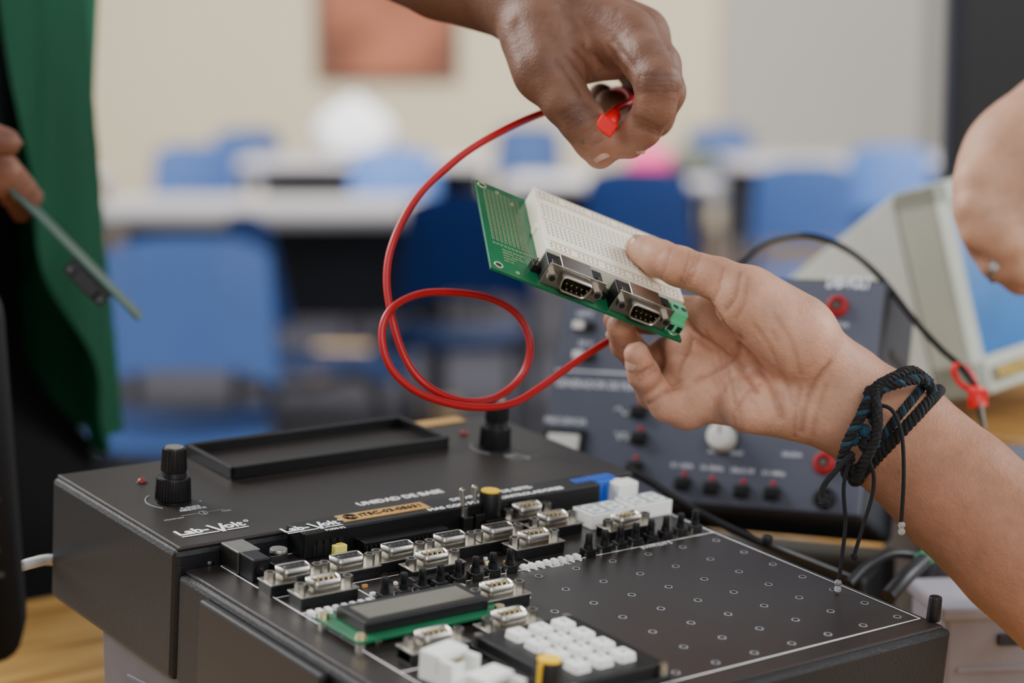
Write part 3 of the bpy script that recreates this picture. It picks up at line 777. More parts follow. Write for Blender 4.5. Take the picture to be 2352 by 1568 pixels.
b=MB();x0,y0=GP(1235,848);b.b2((.004,y0-.0006,.001),(GWd-.06,y0+.0006,.0013),GENT)
for k_,(px,py) in enumerate([(1430,945),(1430,1003)]):
    x,y=GP(px,py);b.tube([(x-.005+i*.001,y+(.002*math.sin(i*.63) if k_==0 else (.002 if i%5<3 else -.002)),.0013) for i in range(11)],.0005,GENT,k=5)
b.obj('printed_line',GM,gen)
gxh=Vector((gx.x,gx.y,0)).normalized();gyh=Vector((-gxh.y,gxh.x,0));PL=frame(Vector((GBL.x,GBL.y,BENCH)),gxh,gyh,Vector((0,0,1)))
hh=min((GM@Vector((0,0,-GD))).z,(GM@Vector((GWd,0,-GD))).z,GBL.z,GBR.z)-BENCH-.002
b=MB();b.b2((-.0,.004,.004),(GWd-.0,.085,hh),BLK,.003)
for i in range(5):b.b2((.02+i*.04,.002,.02),(.045+i*.04,.005,.03),GENS)
for x in (.015,GWd-.015):
    for y in (.02,.075):b.cyl((x,y,0),(x,y,.004),.007,.007,BLK)
b.obj('power_supply',PL,label='flat black power supply unit under the grey generator',cat='power supply')

# =================================================== CRT
cn=Vector((math.sin(math.radians(38)),-math.cos(math.radians(38)),0));cxr=Vector((cn.y*-1,cn.x,0))
CB0=W(2246,915,1.42)
cy_=Vector((-.16,-.0,1));cy_=(cy_+cn*-.12)
cxv=cxr.normalized();cyv=cy_.normalized();cxv=(cxv-cyv*cxv.dot(cyv)).normalized();cz=cxv.cross(cyv)
CM=frame(CB0,cxv,cyv,cz)
crt=empty('crt_monitor',CM,label='small beige tube monitor with lit blue screen',cat='monitor')
b=MB();w_,h_=.21,.152
for q in [((0,0,-.035),(w_,.026,0)),((0,h_-.016,-.035),(w_,h_,0)),((0,0,-.035),(.017,h_,0)),((w_-.017,0,-.035),(w_,h_,0))]:b.b2(*q,SHELLY,.002)
b.obj('bezel',CM,crt)
b=MB();b.b2((.015,.024,-.03),(w_-.015,h_-.014,-.006),SCR,.003);b.obj('screen',CM,crt)
t_=bmesh.new()
A=[(0,.0,-.035),(w_,.0,-.035),(w_,h_,-.035),(0,h_,-.035)];Cq=[(.03,.015,-.20),(w_-.03,.015,-.20),(w_-.03,h_-.055,-.20),(.03,h_-.055,-.20)]
R_=[[t_.verts.new(p) for p in q] for q in (A,Cq)]
for j in range(4):t_.faces.new((R_[0][j],R_[1][j],R_[1][(j+1)%4],R_[0][(j+1)%4]))
t_.faces.new(R_[0]);t_.faces.new(R_[1][::-1]);bmesh.ops.recalc_face_normals(t_,faces=t_.faces)
bmesh.ops.bevel(t_,geom=list(t_.edges),offset=.003,segments=2,affect='EDGES')
b=MB();b._add(t_,SHELLG);b.obj('housing',CM,crt)
b=MB();b.box((.045,.012,.0004),(.05,.011,.0008),mat('plate',(95,85,40),.5));b.obj('nameplate',CM,crt)
text('PHILIPS',CM@T((.045,.012,.001)),crt,YEL,width=.035)
lz=min((CM@Vector(p)).z for p in A+Cq+[(0,0,0),(w_,0,0)])
WB=T(Vector((CB0.x+.04,CB0.y+.10,BENCH)))@RZ(38)
b=MB();ht=lz-BENCH-.002;b.b2((-.08,-.11,ht-.018),(.16,.12,ht),mat('shelf_wood',(165,120,60),.45,var=.2),.002);b.b2((-.08,-.11,0),(-.065,.11,ht-.018),mat('shelf_wood2',(150,108,55),.5),.001);b.b2((.145,-.11,0),(.16,.11,ht-.018),mat('shelf_wood2',(150,108,55),.5),.001)
b.obj('wooden_riser',WB,label='small wooden riser shelf under the beige monitor',cat='shelf')
c0=W(2385,300,1.95)
DM=T(Vector((c0.x,c0.y,BENCH)))@RZ(-6)
lm=empty('desktop_monitor',DM,label='black flat desktop monitor on a stand',cat='monitor')
MB().b2((-.09,-.02,.15),(.34,.015,.53),mat('monitor_navy',(20,24,38),.5),.012).obj('panel',DM,lm)
MB().b2((-.075,-.023,.165),(.325,-.019,.515),mat('monitor_face',(12,14,20),.5),.002).obj('screen',DM,lm)
b=MB();b.b2((.09,.015,.0),(.16,.04,.3),BLK,.005);b.b2((.03,-.05,0),(.22,.09,.012),BLK,.004);b.obj('stand',DM,lm)
# black device at the bench's end
c0=W(-98,1080,.80);DBK=mat('device_black',(8,8,10),.6,spec=.2)
FM_=T(Vector((c0.x,c0.y,BENCH)))@RZ(10)
fd=empty('desktop_monitor',FM_,label='black monitor edge with small grey lettering and buttons',cat='monitor')
b=MB();z0=1.042-BENCH;Mx=frame(Vector((0,0,0)),Vector((1,0,0)),Vector((0,0,1)),Vector((0,-1,0)))
ex=.0245
pl=rpoly([(-.22,z0),(ex,z0),(ex-.006,z0+.150),(-.22,z0+.150)],.016,6)
b.prism(pl,-.012,.012,DBK,M=Mx);b.obj('panel',FM_,fd)
b=MB();b.prism(rrect(-.21,z0+.045,ex-.016,z0+.14,.003),.011,.0125,DBK,M=Mx);b.obj('screen',FM_,fd)
b=MB();b.b2((-.06,-.012,0),(-.0,.012,z0+.02),DBK,.004);b.b2((-.10,-.05,0),(.0,.05,.008),DBK,.003);b.obj('stand',FM_,fd)
for i,(tx,dz) in enumerate([('AUTO',.078),('MENU',.066),('POWER',.036)]):
    text(tx,FM_@frame(Vector((ex-.011,-.0124,z0+dz)),Vector((1,0,0)),Vector((0,0,1)),Vector((0,-1,0))),fd,GRYD,size=.0022)
for dz in (.056,.046):
    b=MB();b.box((ex-.011,-.0124,z0+dz),(.005,.001,.0025),CASE,.0003);b.obj('button',FM_,fd)
b=MB();b.tube(spline([W(40,1302,1.0),W(75,1292,1.02),W(110,1285,1.06),W(150,1290,1.14)],8),.0028,WPLAS);b.obj('white_cable',label='short white cable behind the training unit',cat='cable')
def clutter(px,py,z,w,d,h,m,nm,lab,rot):
    c0=W(px,py,z);M=T(Vector((c0.x,c0.y,BENCH)))@RZ(rot)
    b=MB();b.b2((0,0,0),(w,d,h),m,.004);b.b2((.008,-.001,h*.45),(w-.008,.001,h*.5),m,.0005);b.b2((-.002,-.002,h-.004),(w+.002,d+.002,h+.004),m,.002)
    for i in range(3):b.b2((.03+i*.05,-.003,h*.7),(.045+i*.05,.001,h*.8),GENS,.0008)
    b.obj(nm,M,label=lab,cat='case')
clutter(2168,1402,1.10,.22,.06,.06,mat('case_lilac',(150,146,154),.5),'equipment_case','pale grey plastic equipment case on the bench',6)
clutter(2130,1215,1.225,.2,.085,.105,mat('case_dark',(70,70,78),.5),'instrument_case','dark grey instrument case on the bench',8)
b=MB();b.tube(spline([W(*p) for p in [(1950,1340,1.09),(1990,1300,1.10),(2050,1272,1.11),(2110,1278,1.12)]],8),.0025,BLK);b.tube(spline([W(*p) for p in [(2040,1370,1.08),(2080,1325,1.09),(2120,1288,1.11)]],8),.0045,BLK)
pc=b.obj('probe_lead',label='black probe lead with a green plug lying on the bench',cat='cable')
b=MB();b.cyl(W(2108,1292,1.11),W(2155,1262,1.12),.004,.005,mat('plug_green',(20,140,95),.4),16,bev=.001);b.obj('plug',WMi,pc)

# =================================================== HANDS
def bounds(chains,m=.02):
    P=np.array([p for c in chains for p,_ in c]);R=max(r for c in chains for _,r in c)
    return P.min(0)-R-m,P.max(0)+R+m
def surf(px,py,z0=.93,z1=1.14):
    o=np.array(W(px,py,z0));e=np.array(W(px,py,z1));
    for i in range(200):
        p=o+(e-o)*i/200;ix=np.round((p-G.lo)/G.h).astype(int)
        if (ix<0).any() or (ix>=G.n).any():continue
        if D[tuple(ix)]<0:return tuple(p)
    return None
def crease(pts,w=.0011,dep=.0011,dark=.35):
    q=spline([Vector((a,b_,0)) for a,b_ in pts],6)
    P_=[surf(v.x,v.y) for v in q];P_=[p for p in P_ if p is not None]
    if len(P_)<2:return
    runs=[[P_[0]]]
    for a,b_ in zip(P_[:-1],P_[1:]):
        if np.linalg.norm(np.array(a)-np.array(b_))>.012:runs.append([])
        runs[-1].append(b_)
    for r_ in runs:
        if len(r_)>1:
            G.groove(D,r_,w,dep)
            for a,b_ in zip(r_[:-1],r_[1:]):
                for u in (0,.33,.66):G.marks.append((np.array(a)*(1-u)+np.array(b_)*u,w*1.15,dark))
arm=[J(2560,1450,.96,36),J(2352,1268,.985,34),J(2200,1130,1.0,32),J(2062,1002,1.01,29.5),J(1940,917,1.015,25.5)]
palm=[[J(1940,895,1.012,18),J(1860,830,1.012,16),J(1650,738,1.028,13)],
 [J(1930,915,1.015,19),J(1850,865,1.02,16),J(1600,792,1.043,13)],
 [J(1920,930,1.015,19),J(1850,900,1.02,16),J(1590,852,1.043,12.5)],
 [J(1910,940,1.015,17),J(1840,932,1.015,16),J(1605,912,1.030,12)],
 [J(1880,935,1.010,15),J(1720,930,1.008,14)],
 [J(1930,870,1.010,17),J(1840,785,.997,18),J(1730,705,.993,15)],
 [J(1760,760,1.02,13),J(1680,725,1.022,12)],[J(1800,860,1.03,16),J(1680,840,1.04,14)]]
thumb=[J(1820,757,.995,17),J(1710,676,.995,13),J(1650,642,1.000,10.6),J(1560,612,1.012,9.8),J(1515,594,1.020,9.2),J(1482,577,1.026,7.6),J(1464,568,1.029,6.1)]
ind=[J(1650,735,1.025,12),J(1550,718,1.062,9.2),J(1500,728,1.063,8.6),J(1440,735,1.058,7.6),J(1415,735,1.052,6.7)]
mid=[J(1600,792,1.04,11),J(1530,815,1.068,9.2),J(1480,838,1.060,8.7),J(1438,790,1.038,7.8),J(1423,748,1.018,6.6)]
rng=[J(1590,852,1.04,11),J(1545,905,1.048,9.0),J(1503,903,1.034,8.5),J(1478,858,1.018,7.8),J(1462,812,1.010,6.4)]
pin=[J(1608,912,1.030,10.5),J(1575,948,1.030,8.4),J(1530,932,1.026,7.8),J(1512,905,1.024,7.0),J(1506,885,1.024,6)]
lo,hi=bounds([arm,thumb,ind,mid,rng,pin]+palm,.006)
hi[0]=min(hi[0],.36)
G=SDF(lo,hi,.00125)
P=G.new()
G.chain(P,arm,.02)
for c_ in palm:G.chain(P,c_,.008)
Fg=G.new()
for c_ in (ind,mid,rng,pin):
    X=G.new();G.chain(X,c_,.004);Fg=smin(Fg,X,.0012)
D=smin(P,Fg,.007)
X=G.new();G.chain(X,thumb,.006);D=smin(D,X,.012)
crease([(1625,690),(1665,745),(1720,810),(1770,880),(1795,960)],.0017,.0020,.4)
crease([(1575,745),(1640,790),(1700,840),(1740,900)],.0014,.0014,.35)
crease([(1600,870),(1650,850),(1690,820),(1700,770)],.0014,.0014,.35)
crease([(1840,990),(1850,930),(1870,880),(1905,830)],.0014,.0011,.3);crease([(1825,1000),(1828,950),(1838,890)],.0011,.0007,.25);crease([(1865,1000),(1878,940),(1900,880)],.0011,.0006,.2)
crease([(1690,940),(1720,900),(1750,880)],.0011,.0007,.25);crease([(1660,800),(1680,870),(1690,930)],.0011,.0008,.25);crease([(1620,760),(1655,820),(1665,900)],.0011,.0006,.2);crease([(1730,740),(1770,800),(1800,870)],.0011,.0006,.2);crease([(1780,720),(1820,790),(1840,860)],.0011,.0005,.18)
for dx in (0,12,22):crease([(1585+dx,575),(1577+dx,610),(1560+dx,652)],.0011,.0008,.28)
crease([(1540,570),(1532,605),(1520,640)],.001,.0005,.2)
crease([(1700,630),(1690,680),(1670,710)],.0013,.0010,.3);crease([(1718,640),(1710,690),(1692,730)],.0012,.0007,.25);crease([(1660,612),(1655,650),(1640,690)],.0011,.0007,.22)
crease([(1490,925),(1512,912),(1535,895)],.0012,.0010,.3);crease([(1462,862),(1480,850),(1502,838)],.0011,.0010,.35);crease([(1468,872),(1486,860),(1508,848)],.001,.0007,.25)
crease([(1430,800),(1450,788),(1470,776)],.0011,.0009,.3);crease([(1520,905),(1545,895),(1560,890)],.0011,.0008,.3);crease([(1560,850),(1580,810),(1590,780)],.0013,.0010,.3)
for k_ in range(14):
    a=random.uniform(1620,1860);c2=random.uniform(760,960);an=random.uniform(.6,1.5);l_=random.uniform(20,50)
    crease([(a,c2),(a+l_*math.cos(an),c2+l_*math.sin(an))],.0010,.0004,.14)
me,V=G.poly(D,'person',1)
pal=(218,168,142)
tone(me,V,(164,116,90),[(W(1700,850,1.0),.05,pal,.85),(W(1850,900,.98),.032,pal,.6),(W(1600,900,1.0),.035,(212,160,134),.8),(W(1480,850,1.0),.03,(206,154,128),.8),(W(1430,760,1.0),.02,(212,158,134),.7),(W(1560,620,1.0),.03,(200,148,120),.55),(W(1470,575,1.02),.013,(224,176,152),.7),(W(1780,760,.97),.03,(212,162,136),.5),(W(1600,700,1.01),.02,(196,138,114),.5)],G.marks)
HH=mk('person',me,None,None,label='hand and bare forearm holding a green circuit board, woven bracelet',cat='person')
NAIL=mat('nail',(230,194,174),.28,var=.04,coat=.5)
def nail(p,n,d,w,l,parent):
    n=Vector(n).normalized();d=Vector(d);d=(d-n*d.dot(n)).normalized();s_=d.cross(n)
    t=bmesh.new();N=8;rows=[]
    for i in range(N+1):
        u=i/N;row=[]
        ww=w*(1-.35*(abs(2*u-1)**3))
        for j in range(N+1):
            v=j/N*2-1
            row.append(t.verts.new(Vector(p)+d*(u-.5)*l+s_*v*ww/2+n*(-.24*w*v*v-.0004*(2*u-1)**2)))
        rows.append(row)
    for i in range(N):
        for j in range(N):t.faces.new((rows[i][j],rows[i+1][j],rows[i+1][j+1],rows[i][j+1]))
    bmesh.ops.solidify(t,geom=list(t.faces),thickness=.0007)
    b=MB();b._add(t,NAIL,None,True);b.obj('fingernail',WMi,parent)
def vd(a,b_):return (Vector(W(*b_))-Vector(W(*a)))
tipd=vd((1515,594,1.020),(1464,568,1.029))
nn=(UP*.85-FW*.55-RT*.05).normalized();nail(Vector(W(1478,575,1.0265))+nn*.0075,nn,tipd,.0105,.0125,HH)
nv=(-RT*.75-FW*.75+UP*.15).normalized()
q=Vector(W(1467,828,1.0125));nail(q+nv*.0072,nv,vd((1478,858,1.018),(1462,812,1.010)),.0085,.0105,HH)
q=Vector(W(1428,764,1.025));nail(q+nv*.0074,nv,vd((1438,790,1.038),(1423,748,1.018)),.0085,.010,HH)
# bracelet
cA=Vector(W(1960,935,1.013));cB=Vector(W(2120,1055,1.006));ad=(cB-cA).normalized();c00=Vector(W(2046,990,1.011))
def ringpath(off,R,wob=0,ph=0,n=72,skew=0):
    c=c00+ad*off;u=(UP-ad*UP.dot(ad)).normalized();v=ad.cross(u)
    return [c+u*R*math.cos(a)+v*R*math.sin(a)+ad*(wob*math.sin(3*a+ph)+skew*math.cos(a)) for a in [2*math.pi*i/n for i in range(n)]]
b=MB()
def braid(off,R,m1,m2,amp=.0016,r=.0013,k=22,skew=0,wob=0):
    base=ringpath(off,R,wob=wob,n=260,skew=skew);c=c00+ad*off
    for s_ in range(3):
        pts=[]
        for i,p in enumerate(base):
            a=2*math.pi*i/260*k+s_*2*math.pi/3
            rad=(p-c);rad=(rad-ad*rad.dot(ad)).normalized()
            pts.append(p+rad*amp*.6*math.cos(a)+ad*amp*math.sin(a))
        b.tube(pts,r,m2 if s_==0 else m1,k=6,closed=True)
RB=.0310
braid(.0035,RB,CORD,CORD,.0018,.0014,22,skew=.003);braid(-.0005,RB-.0004,CORD,CORDB,.0014,.0011,28,skew=-.002,wob=.001)
def knot(px,py,z,r,m=CORD):
    c=Vector(W(px,py,z))
    for i in range(5):
        R_=Matrix.Rotation(random.uniform(0,3),4,Vector((random.random(),random.random(),random.random())).normalized())
        b.torus((0,0,0),r*.7,r*.38,m,M=T(c)@R_,n=14,k=6)
for q in [(2005,905,.980,.0046),(1998,940,.978,.0046),(2012,965,.977,.0035,CORDB),(1985,990,.976,.0034,CORDB),(1990,1022,.975,.004),(1960,1010,.977,.003,CORDB),(1948,1050,.979,.0036),(1968,1080,.979,.0038),(1945,1088,.983,.003)]:knot(*q)
def strand(pts,r=.0009,m=CORD):b.tube(spline([W(*p) for p in pts],8),r,m,k=7)
strand([(2005,930,.976),(2040,935,.974),(2060,960,.972),(2073,1010,.970),(2076,1100,.97),(2070,1200,.97)],.0010)
strand([(1985,1040,.973),(2005,1080,.972),(2005,1130,.972),(1985,1200,.972),(1962,1275,.972)],.0010)
strand([(1950,1060,.975),(1938,1120,.972),(1942,1200,.972),(1935,1270,.972),(1925,1345,.972)],.0010)
strand([(1960,1040,.974),(1925,1075,.972),(1890,1120,.972),(1895,1155,.972)],.0015)
def twist(pts,r,R,m1,m2,k=.9):
    base=spline([W(*p) for p in pts],12)
    for s_ in range(3):
        o=[]
        for i,p in enumerate(base):
            tg=(base[min(i+1,len(base)-1)]-base[max(i-1,0)]).normalized();u=(FW-tg*FW.dot(tg)).normalized();v=tg.cross(u);a=i*k+s_*2.094
            o.append(p+u*R*math.cos(a)+v*R*math.sin(a))
        b.tube(o,r,m2 if s_==0 else m1,k=6)
twist([(2145,905,.992),(2122,872,.985),(2070,878,.978),(2005,905,.976),(1975,960,.974),(1945,1020,.975),(1930,1075,.98)],.0014,.0015,CORD,CORDB)
twist([(2135,880,.992),(2095,852,.985),(2050,868,.978),(2010,895,.975),(2015,950,.973),(2010,1010,.972),(1985,1060,.973),(1965,1100,.98)],.0014,.0016,CORD,CORD)
knot(1895,1155,.972,.003);knot(1962,1278,.972,.0018)
BR=b.obj('bracelet',WMi,HH,label='black and blue braided cord bracelet with loose ends')
for px,py,z in [(2071,1205,.97),(2071,1220,.97),(1925,1338,.972),(1924,1352,.972)]:
    b=MB();b.sph(W(px,py,z),.0018,BEAD);b.obj('bead',WMi,BR)

# ---- top hand
arm=[J(640,-330,1.17,41),J(850,-185,1.13,37),J(1030,-95,1.09,33),J(1205,-28,1.06,28.5)]
palm=[[J(1215,-25,1.06,23),J(1310,25,1.045,20),J(1440,88,1.02,14.5)],
 [J(1215,-35,1.07,23),J(1330,20,1.065,19),J(1470,82,1.05,14)],
 [J(1215,-35,1.08,21),J(1330,25,1.085,18),J(1460,95,1.078,13)],
 [J(1215,-20,1.08,20),J(1310,40,1.10,16),J(1420,110,1.10,12)],
 [J(1210,0,1.05,23),J(1240,75,1.035,19),J(1262,150,1.02,15.5)],
 [J(1262,140,1.025,16),J(1335,128,1.035,14),J(1410,130,1.035,12)]]
thumb=[J(1245,90,1.03,17.5),J(1258,165,1.018,14.8),J(1300,232,1.010,12),J(1338,280,1.008,11),J(1362,322,1.010,9.6),J(1377,352,1.014,7.8)]
ind=[J(1440,88,1.02,13.5),J(1482,140,1.0,11.5),J(1512,192,.99,11.4),J(1505,245,.992,9.8),J(1475,295,1.0,9.3),J(1448,330,1.008,7.4)]
mid=[J(1470,82,1.05,13),J(1512,150,1.03,11.2),J(1524,212,1.022,10.8),J(1502,270,1.030,9.8),J(1455,288,1.042,8.8),J(1420,292,1.045,7.4)]
rng=[J(1460,95,1.078,12.5),J(1507,175,1.062,10.8),J(1507,235,1.062,10.2),J(1450,262,1.075,9),J(1400,240,1.075,8)]
pin=[J(1420,110,1.10,10.5),J(1475,190,1.09,9.4),J(1470,235,1.09,9),J(1420,245,1.10,8),J(1380,220,1.10,7)]
lo,hi=bounds([arm[1:],thumb,ind,mid,rng,pin]+palm,.006)
G=SDF(lo,hi,.00125);P=G.new();G.chain(P,arm,.02)
for c_ in palm:G.chain(P,c_,.009)
Fg=G.new()
for c_ in (ind,mid,rng,pin):
    X=G.new();G.chain(X,c_,.005);Fg=smin(Fg,X,.0012)
D=smin(P,Fg,.008);X=G.new();G.chain(X,thumb,.006);D=smin(D,X,.010)
for i in range(4):crease([(1286+i*8,262+i*11),(1318+i*8,246+i*10),(1352+i*7,238+i*9)],.0012,.0010,.3)
for i in range(4):crease([(1466,176+i*12),(1510,172+i*12),(1556,174+i*12)],.0012,.0010,.3)
for i in range(3):crease([(1458,270+i*10),(1488,279+i*10),(1514,292+i*9)],.0011,.0009,.3)
for pts in ([(1300,130),(1330,165),(1360,215)],[(1320,115),(1350,150),(1372,190)],[(1395,105),(1420,140),(1440,165)],[(1410,95),(1440,130),(1460,155)],[(1340,105),(1372,135),(1400,160)],[(1280,140),(1310,180),(1335,220)],[(1360,330),(1385,322)]):crease(pts,.0013,.0009,.28)
for pts in ([(1300,-10),(1370,30),(1430,60)],[(1290,20),(1360,60),(1410,85)],[(1185,60),(1200,110),(1225,170)]):crease(pts,.004,.0014,.08)
for k_ in range(16):
    a=random.uniform(1230,1480);c2=random.uniform(10,150);an=random.uniform(1.4,2.6);l_=random.uniform(15,40)
    crease([(a,c2),(a+l_*math.cos(an),c2+l_*math.sin(an))],.0010,.0004,.12)
me,V=G.poly(D,'person',1)
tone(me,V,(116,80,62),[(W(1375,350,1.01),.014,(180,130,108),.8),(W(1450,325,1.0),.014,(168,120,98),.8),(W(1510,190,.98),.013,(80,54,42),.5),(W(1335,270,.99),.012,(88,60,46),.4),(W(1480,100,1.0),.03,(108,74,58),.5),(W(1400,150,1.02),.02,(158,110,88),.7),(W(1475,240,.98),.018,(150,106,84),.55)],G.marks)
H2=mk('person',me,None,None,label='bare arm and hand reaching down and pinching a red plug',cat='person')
q=Vector(W(1375,343,1.0125));nv=(-FW*.93-RT*.1-UP*.05).normalized();nail(q+nv*.0088,nv,vd((1362,322,1.010),(1377,352,1.014)),.0105,.012,H2)
q=Vector(W(1452,322,1.006));nv=(-FW*.6+RT*.7-UP*.3).normalized();nail(q+nv*.0085,nv,vd((1475,295,1.0),(1448,330,1.008)),.009,.010,H2)
# ---- curled hand at the right
palm=[[J(2480,330,1.19,40),J(2400,400,1.185,35),J(2310,400,1.18,22)],[J(2400,350,1.19,34),J(2335,330,1.18,25)],[J(2420,470,1.185,34),J(2320,470,1.18,24)],
[J(2400,560,1.19,25),J(2330,550,1.18,18)],[J(2440,350,1.2,42),J(2640,120,1.25,42)]]
fing=[[J(2300,380,1.18,18),J(2248,425,1.165,12.5),J(2240,480,1.16,11.5),J(2290,520,1.155,10)],
[J(2300,440,1.18,18),J(2246,480,1.17,12),J(2252,530,1.16,11),J(2310,565,1.155,10)],
[J(2320,500,1.18,15),J(2272,555,1.17,11),J(2295,605,1.165,10),J(2345,622,1.16,9)],
[J(2350,550,1.18,13),J(2315,605,1.175,10),J(2345,640,1.17,9),J(2390,645,1.17,8)]]
lo,hi=bounds(palm[:4]+fing,.006);G=SDF(lo,hi,.0018);P=G.new()
for c_ in palm:G.chain(P,c_,.02)
Fg=G.new()
for c_ in fing:
    X=G.new();G.chain(X,c_,.005);Fg=smin(Fg,X,.005)
D=smin(P,Fg,.018);me,V=G.poly(D,'person',2)
tone(me,V,(188,142,114),[(W(2240,460,1.16),.03,(204,160,134),.5)])
H3=mk('person',me,None,None,label='curled hand wearing a small jewelled ring',cat='person')
b=MB();rp=Vector(W(2283,612,1.1505));b.sph(rp,.0026,BEAD,seg=8)
for a in range(6):b.sph(rp+UP*.0028*math.cos(a)+RT*.0028*math.sin(a),.0009,STEEL,seg=8)
b.torus((0,0,0),.0108,.0012,STEEL,M=T(W(2294,606,1.165))@((Vector(W(2345,622,1.16))-Vector(W(2295,605,1.165))).to_track_quat('Z','Y').to_matrix().to_4x4()))
b.obj('ring',WMi,H3)

# =================================================== STANDING PERSON
ox,oy=-.507,1.52
def c(x,y,z,r):return ((ox+x,oy+y,z),r)
hx=Vector(W(28,362,1.215))
body=[[c(0,0,.95,.125),c(0,0,1.12,.118),c(0,0,1.32,.138),c(0,0,1.40,.11)],[c(-.14,0,1.41,.06),c(.13,0,1.41,.06)],[c(0,0,1.42,.06),c(0,-.01,1.54,.052)],
[c(0,-.015,1.60,.085),c(0,-.02,1.68,.09)],[c(0,-.05,1.56,.055),c(0,-.06,1.6,.06)]]
legs=[[c(s_*.09,0,.92,.10),c(s_*.10,0,.5,.065),c(s_*.10,.01,.1,.045),c(s_*.10,.0,.05,.045),c(s_*.11,-.14,.043,.035)] for s_ in (-1,1)]
armR=[c(-.17,0,1.40,.055),c(-.18,-.06,1.16,.045),((hx.x-.10,hx.y-.01,hx.z-.035),.033),((hx.x-.055,hx.y,hx.z-.008),.027)]
armL=[c(.14,0.02,1.40,.05),c(.11,.13,1.18,.042),c(.0,.16,1.05,.035),c(-.05,.17,1.0,.03),c(-.1,.17,.98,.025)]
fg=[]
for i,(dy,dz) in enumerate([(-.004,.004),(.012,-.002),(.028,-.008),(.042,-.014)]):
    fg.append([((hx.x-.05,hx.y+dy*.7,hx.z+dz*.8),.013),((hx.x-.016,hx.y+dy,hx.z+dz),.0098),((hx.x-.001,hx.y+dy,hx.z+dz-.012),.0088),((hx.x-.006,hx.y+dy,hx.z+dz-.022),.008)])
fg.append([((hx.x-.055,hx.y-.01,hx.z+.005),.015),((hx.x-.022,hx.y-.026,hx.z+.016),.0115),((hx.x+.004,hx.y-.026,hx.z+.010),.0095)])
lo=np.array((ox-.30,oy-.50,-.01));hi=np.array((ox+.27,oy+.28,1.80));G=SDF(lo,hi,.0055)
P=G.new()
for c_ in body[:2]:G.chain(P,c_,.05)
for c_ in body[2:]:G.chain(P,c_,.03)
for c_ in legs+[armR,armL]:G.chain(P,c_,.03)
for c_ in fg:
    X=G.new();G.chain(X,c_,.006);P=smin(P,X,.006)
G.chain(P,[c(0,-.115,1.60,.012),c(0,-.105,1.64,.008)],.02)
for s_ in (-1,1):
    G.chain(P,[c(s_*.09,-.01,1.60,.014),c(s_*.092,-.005,1.635,.014)],.012);G.chain(P,[c(s_*.045,-.098,1.655,.008),c(s_*.015,-.103,1.655,.008)],.02)
    G.groove(P,[(ox+s_*.033,oy-.1,1.637),(ox+s_*.03,oy-.1,1.637)],.012,.006)
G.groove(P,[(ox-.025,oy-.108,1.572),(ox+.025,oy-.108,1.572)],.006,.004)
me,V=G.poly(P,'person',1)
tone(me,V,(108,70,54),[(hx,.03,(134,88,68),.7)])
PS=mk('person',me,None,None,label='standing person in open green jacket and dark trousers, holding a board',cat='person')
def cloth(chains,k,grow,name,m,lo,hi,lab,cut=None):
    G=SDF(np.array(lo),np.array(hi),.008);P=G.new()
    for c_ in chains:G.chain(P,[(p,r+grow) for p,r in c_],k)
    if cut:P=cut(G,P)
    me,V=G.poly(P,name,1);me.materials.append(m);mk(name,me,None,PS,label=lab)
SH=mat('shirt_grey',(50,58,70),.85);TRS=mat('trousers_black',(7,7,10),.9,spec=.2);JK=mat('jacket_green',(3,88,58),.75,var=.15,scale=8,bump=.4,bscale=300)
def cutz(z0,z1):
    def f(G,P):
        z=G.lo[2]+G.h*np.arange(G.n[2]);m=np.maximum(z-z1,z0-z)[None,None,:];return np.maximum(P,m.astype(np.float32))
    return f
cloth(body[:2],.05,.006,'shirt',SH,(ox-.26,oy-.2,1.1),(ox+.26,oy+.2,1.5),'dark grey t-shirt',cutz(1.16,1.47))
cloth(legs+[body[0]],.04,.014,'trousers',TRS,(ox-.26,oy-.25,.04),(ox+.26,oy+.2,1.26),'black high-waisted trousers',cutz(.07,1.19))
cloth([armR[:3]],.03,.014,'jacket_sleeve',JK,(ox-.34,oy-.45,1.05),(ox+.0,oy+.15,1.5),'green jacket sleeve',lambda G,P:P)
cloth([armL[:4]],.03,.014,'jacket_sleeve',JK,(ox-.2,oy-.15,.92),(ox+.26,oy+.3,1.5),'green jacket sleeve',lambda G,P:P)
b=MB();t=bmesh.new();NU,NV=70,44;rows=[]
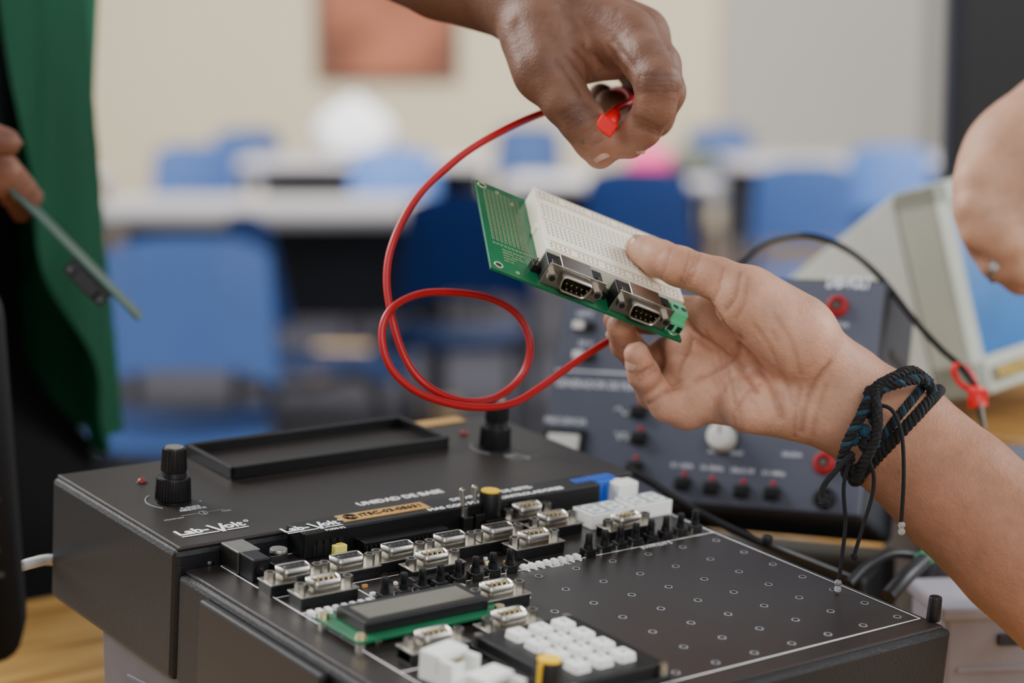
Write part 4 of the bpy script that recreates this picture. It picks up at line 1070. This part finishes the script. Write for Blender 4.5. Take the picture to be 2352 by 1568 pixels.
for j in range(NV+1):
    v=j/NV;z=1.47-v*.49;row=[]
    rx=.172+.008*math.sin(v*3)+ .028*v; ry=.158+.02*v
    if v<.12: k_=.55+.45*math.sin(v/.12*math.pi/2);rx*=k_;ry*=k_
    a_s=-40+34*v*v
    for i in range(NU+1):
        u=i/NU;a=math.radians(a_s+u*(182-a_s))
        fold=.010*math.sin(a*9+v*4)*(.3+v)+.005*math.sin(a*19+v*9)*(.3+v)
        row.append(t.verts.new((ox+.0+(rx+fold)*math.cos(a),oy+(ry+fold)*math.sin(a),z+.006*math.sin(a*5))))
    rows.append(row)
for j in range(NV):
    for i in range(NU):t.faces.new((rows[j][i],rows[j+1][i],rows[j+1][i+1],rows[j][i+1]))
bmesh.ops.solidify(t,geom=list(t.faces),thickness=.004)
b._add(t,JK,None,True);b.obj('jacket',WMi,PS,label='green open jacket')
b=MB();b.sph((0,0,0),.097,mat('hair',(18,14,13),.8,bump=.8,bscale=200),M=T((ox,oy+.0,1.695))@Matrix.Diagonal((1,1,.85,1)));b.obj('hair',WMi,PS)

# =================================================== LIGHT + CAMERA
w=bpy.data.worlds.new('w');bpy.context.scene.world=w;w.use_nodes=True
w.node_tree.nodes['Background'].inputs[0].default_value=(.93,.96,1,1);w.node_tree.nodes['Background'].inputs[1].default_value=.55
def area(loc,tgt,size,e,col=(1,1,1),sy=None):
    l=bpy.data.lights.new('window_and_fill_light','AREA');l.energy=e;l.size=size;l.color=col
    if sy:l.shape='RECTANGLE';l.size_y=sy
    o=bpy.data.objects.new('window_and_fill_light',l);o.location=loc;o.rotation_euler=(Vector(tgt)-Vector(loc)).to_track_quat('-Z','Y').to_euler();COL.objects.link(o)
area((-2.2,2.4,2.9),(.1,1,1.1),1.8,200,(1,.98,.95))
area((2.6,1.4,2.3),(.1,1,1.0),1.4,78,(.96,.98,1))
area((.6,-1.4,2.3),(.1,1,1.1),1.4,36,(1,.98,.96))  # unseen fill added to light faces turned to the camera, no window
area((0,8.5,3.1),(0,11,.7),6,540,(1,.98,.94),4)  # unseen overhead fill added to brighten the far classroom, no window
cd=bpy.data.cameras.new('camera');cd.lens=F/2352*36;cd.sensor_width=36;cd.clip_start=.02
cd.dof.use_dof=True;cd.dof.focus_distance=.965;cd.dof.aperture_fstop=4.4
co=bpy.data.objects.new('camera',cd);co.location=CAM;co.rotation_euler=(math.pi/2-PITCH,0,0);COL.objects.link(co);bpy.context.scene.camera=co
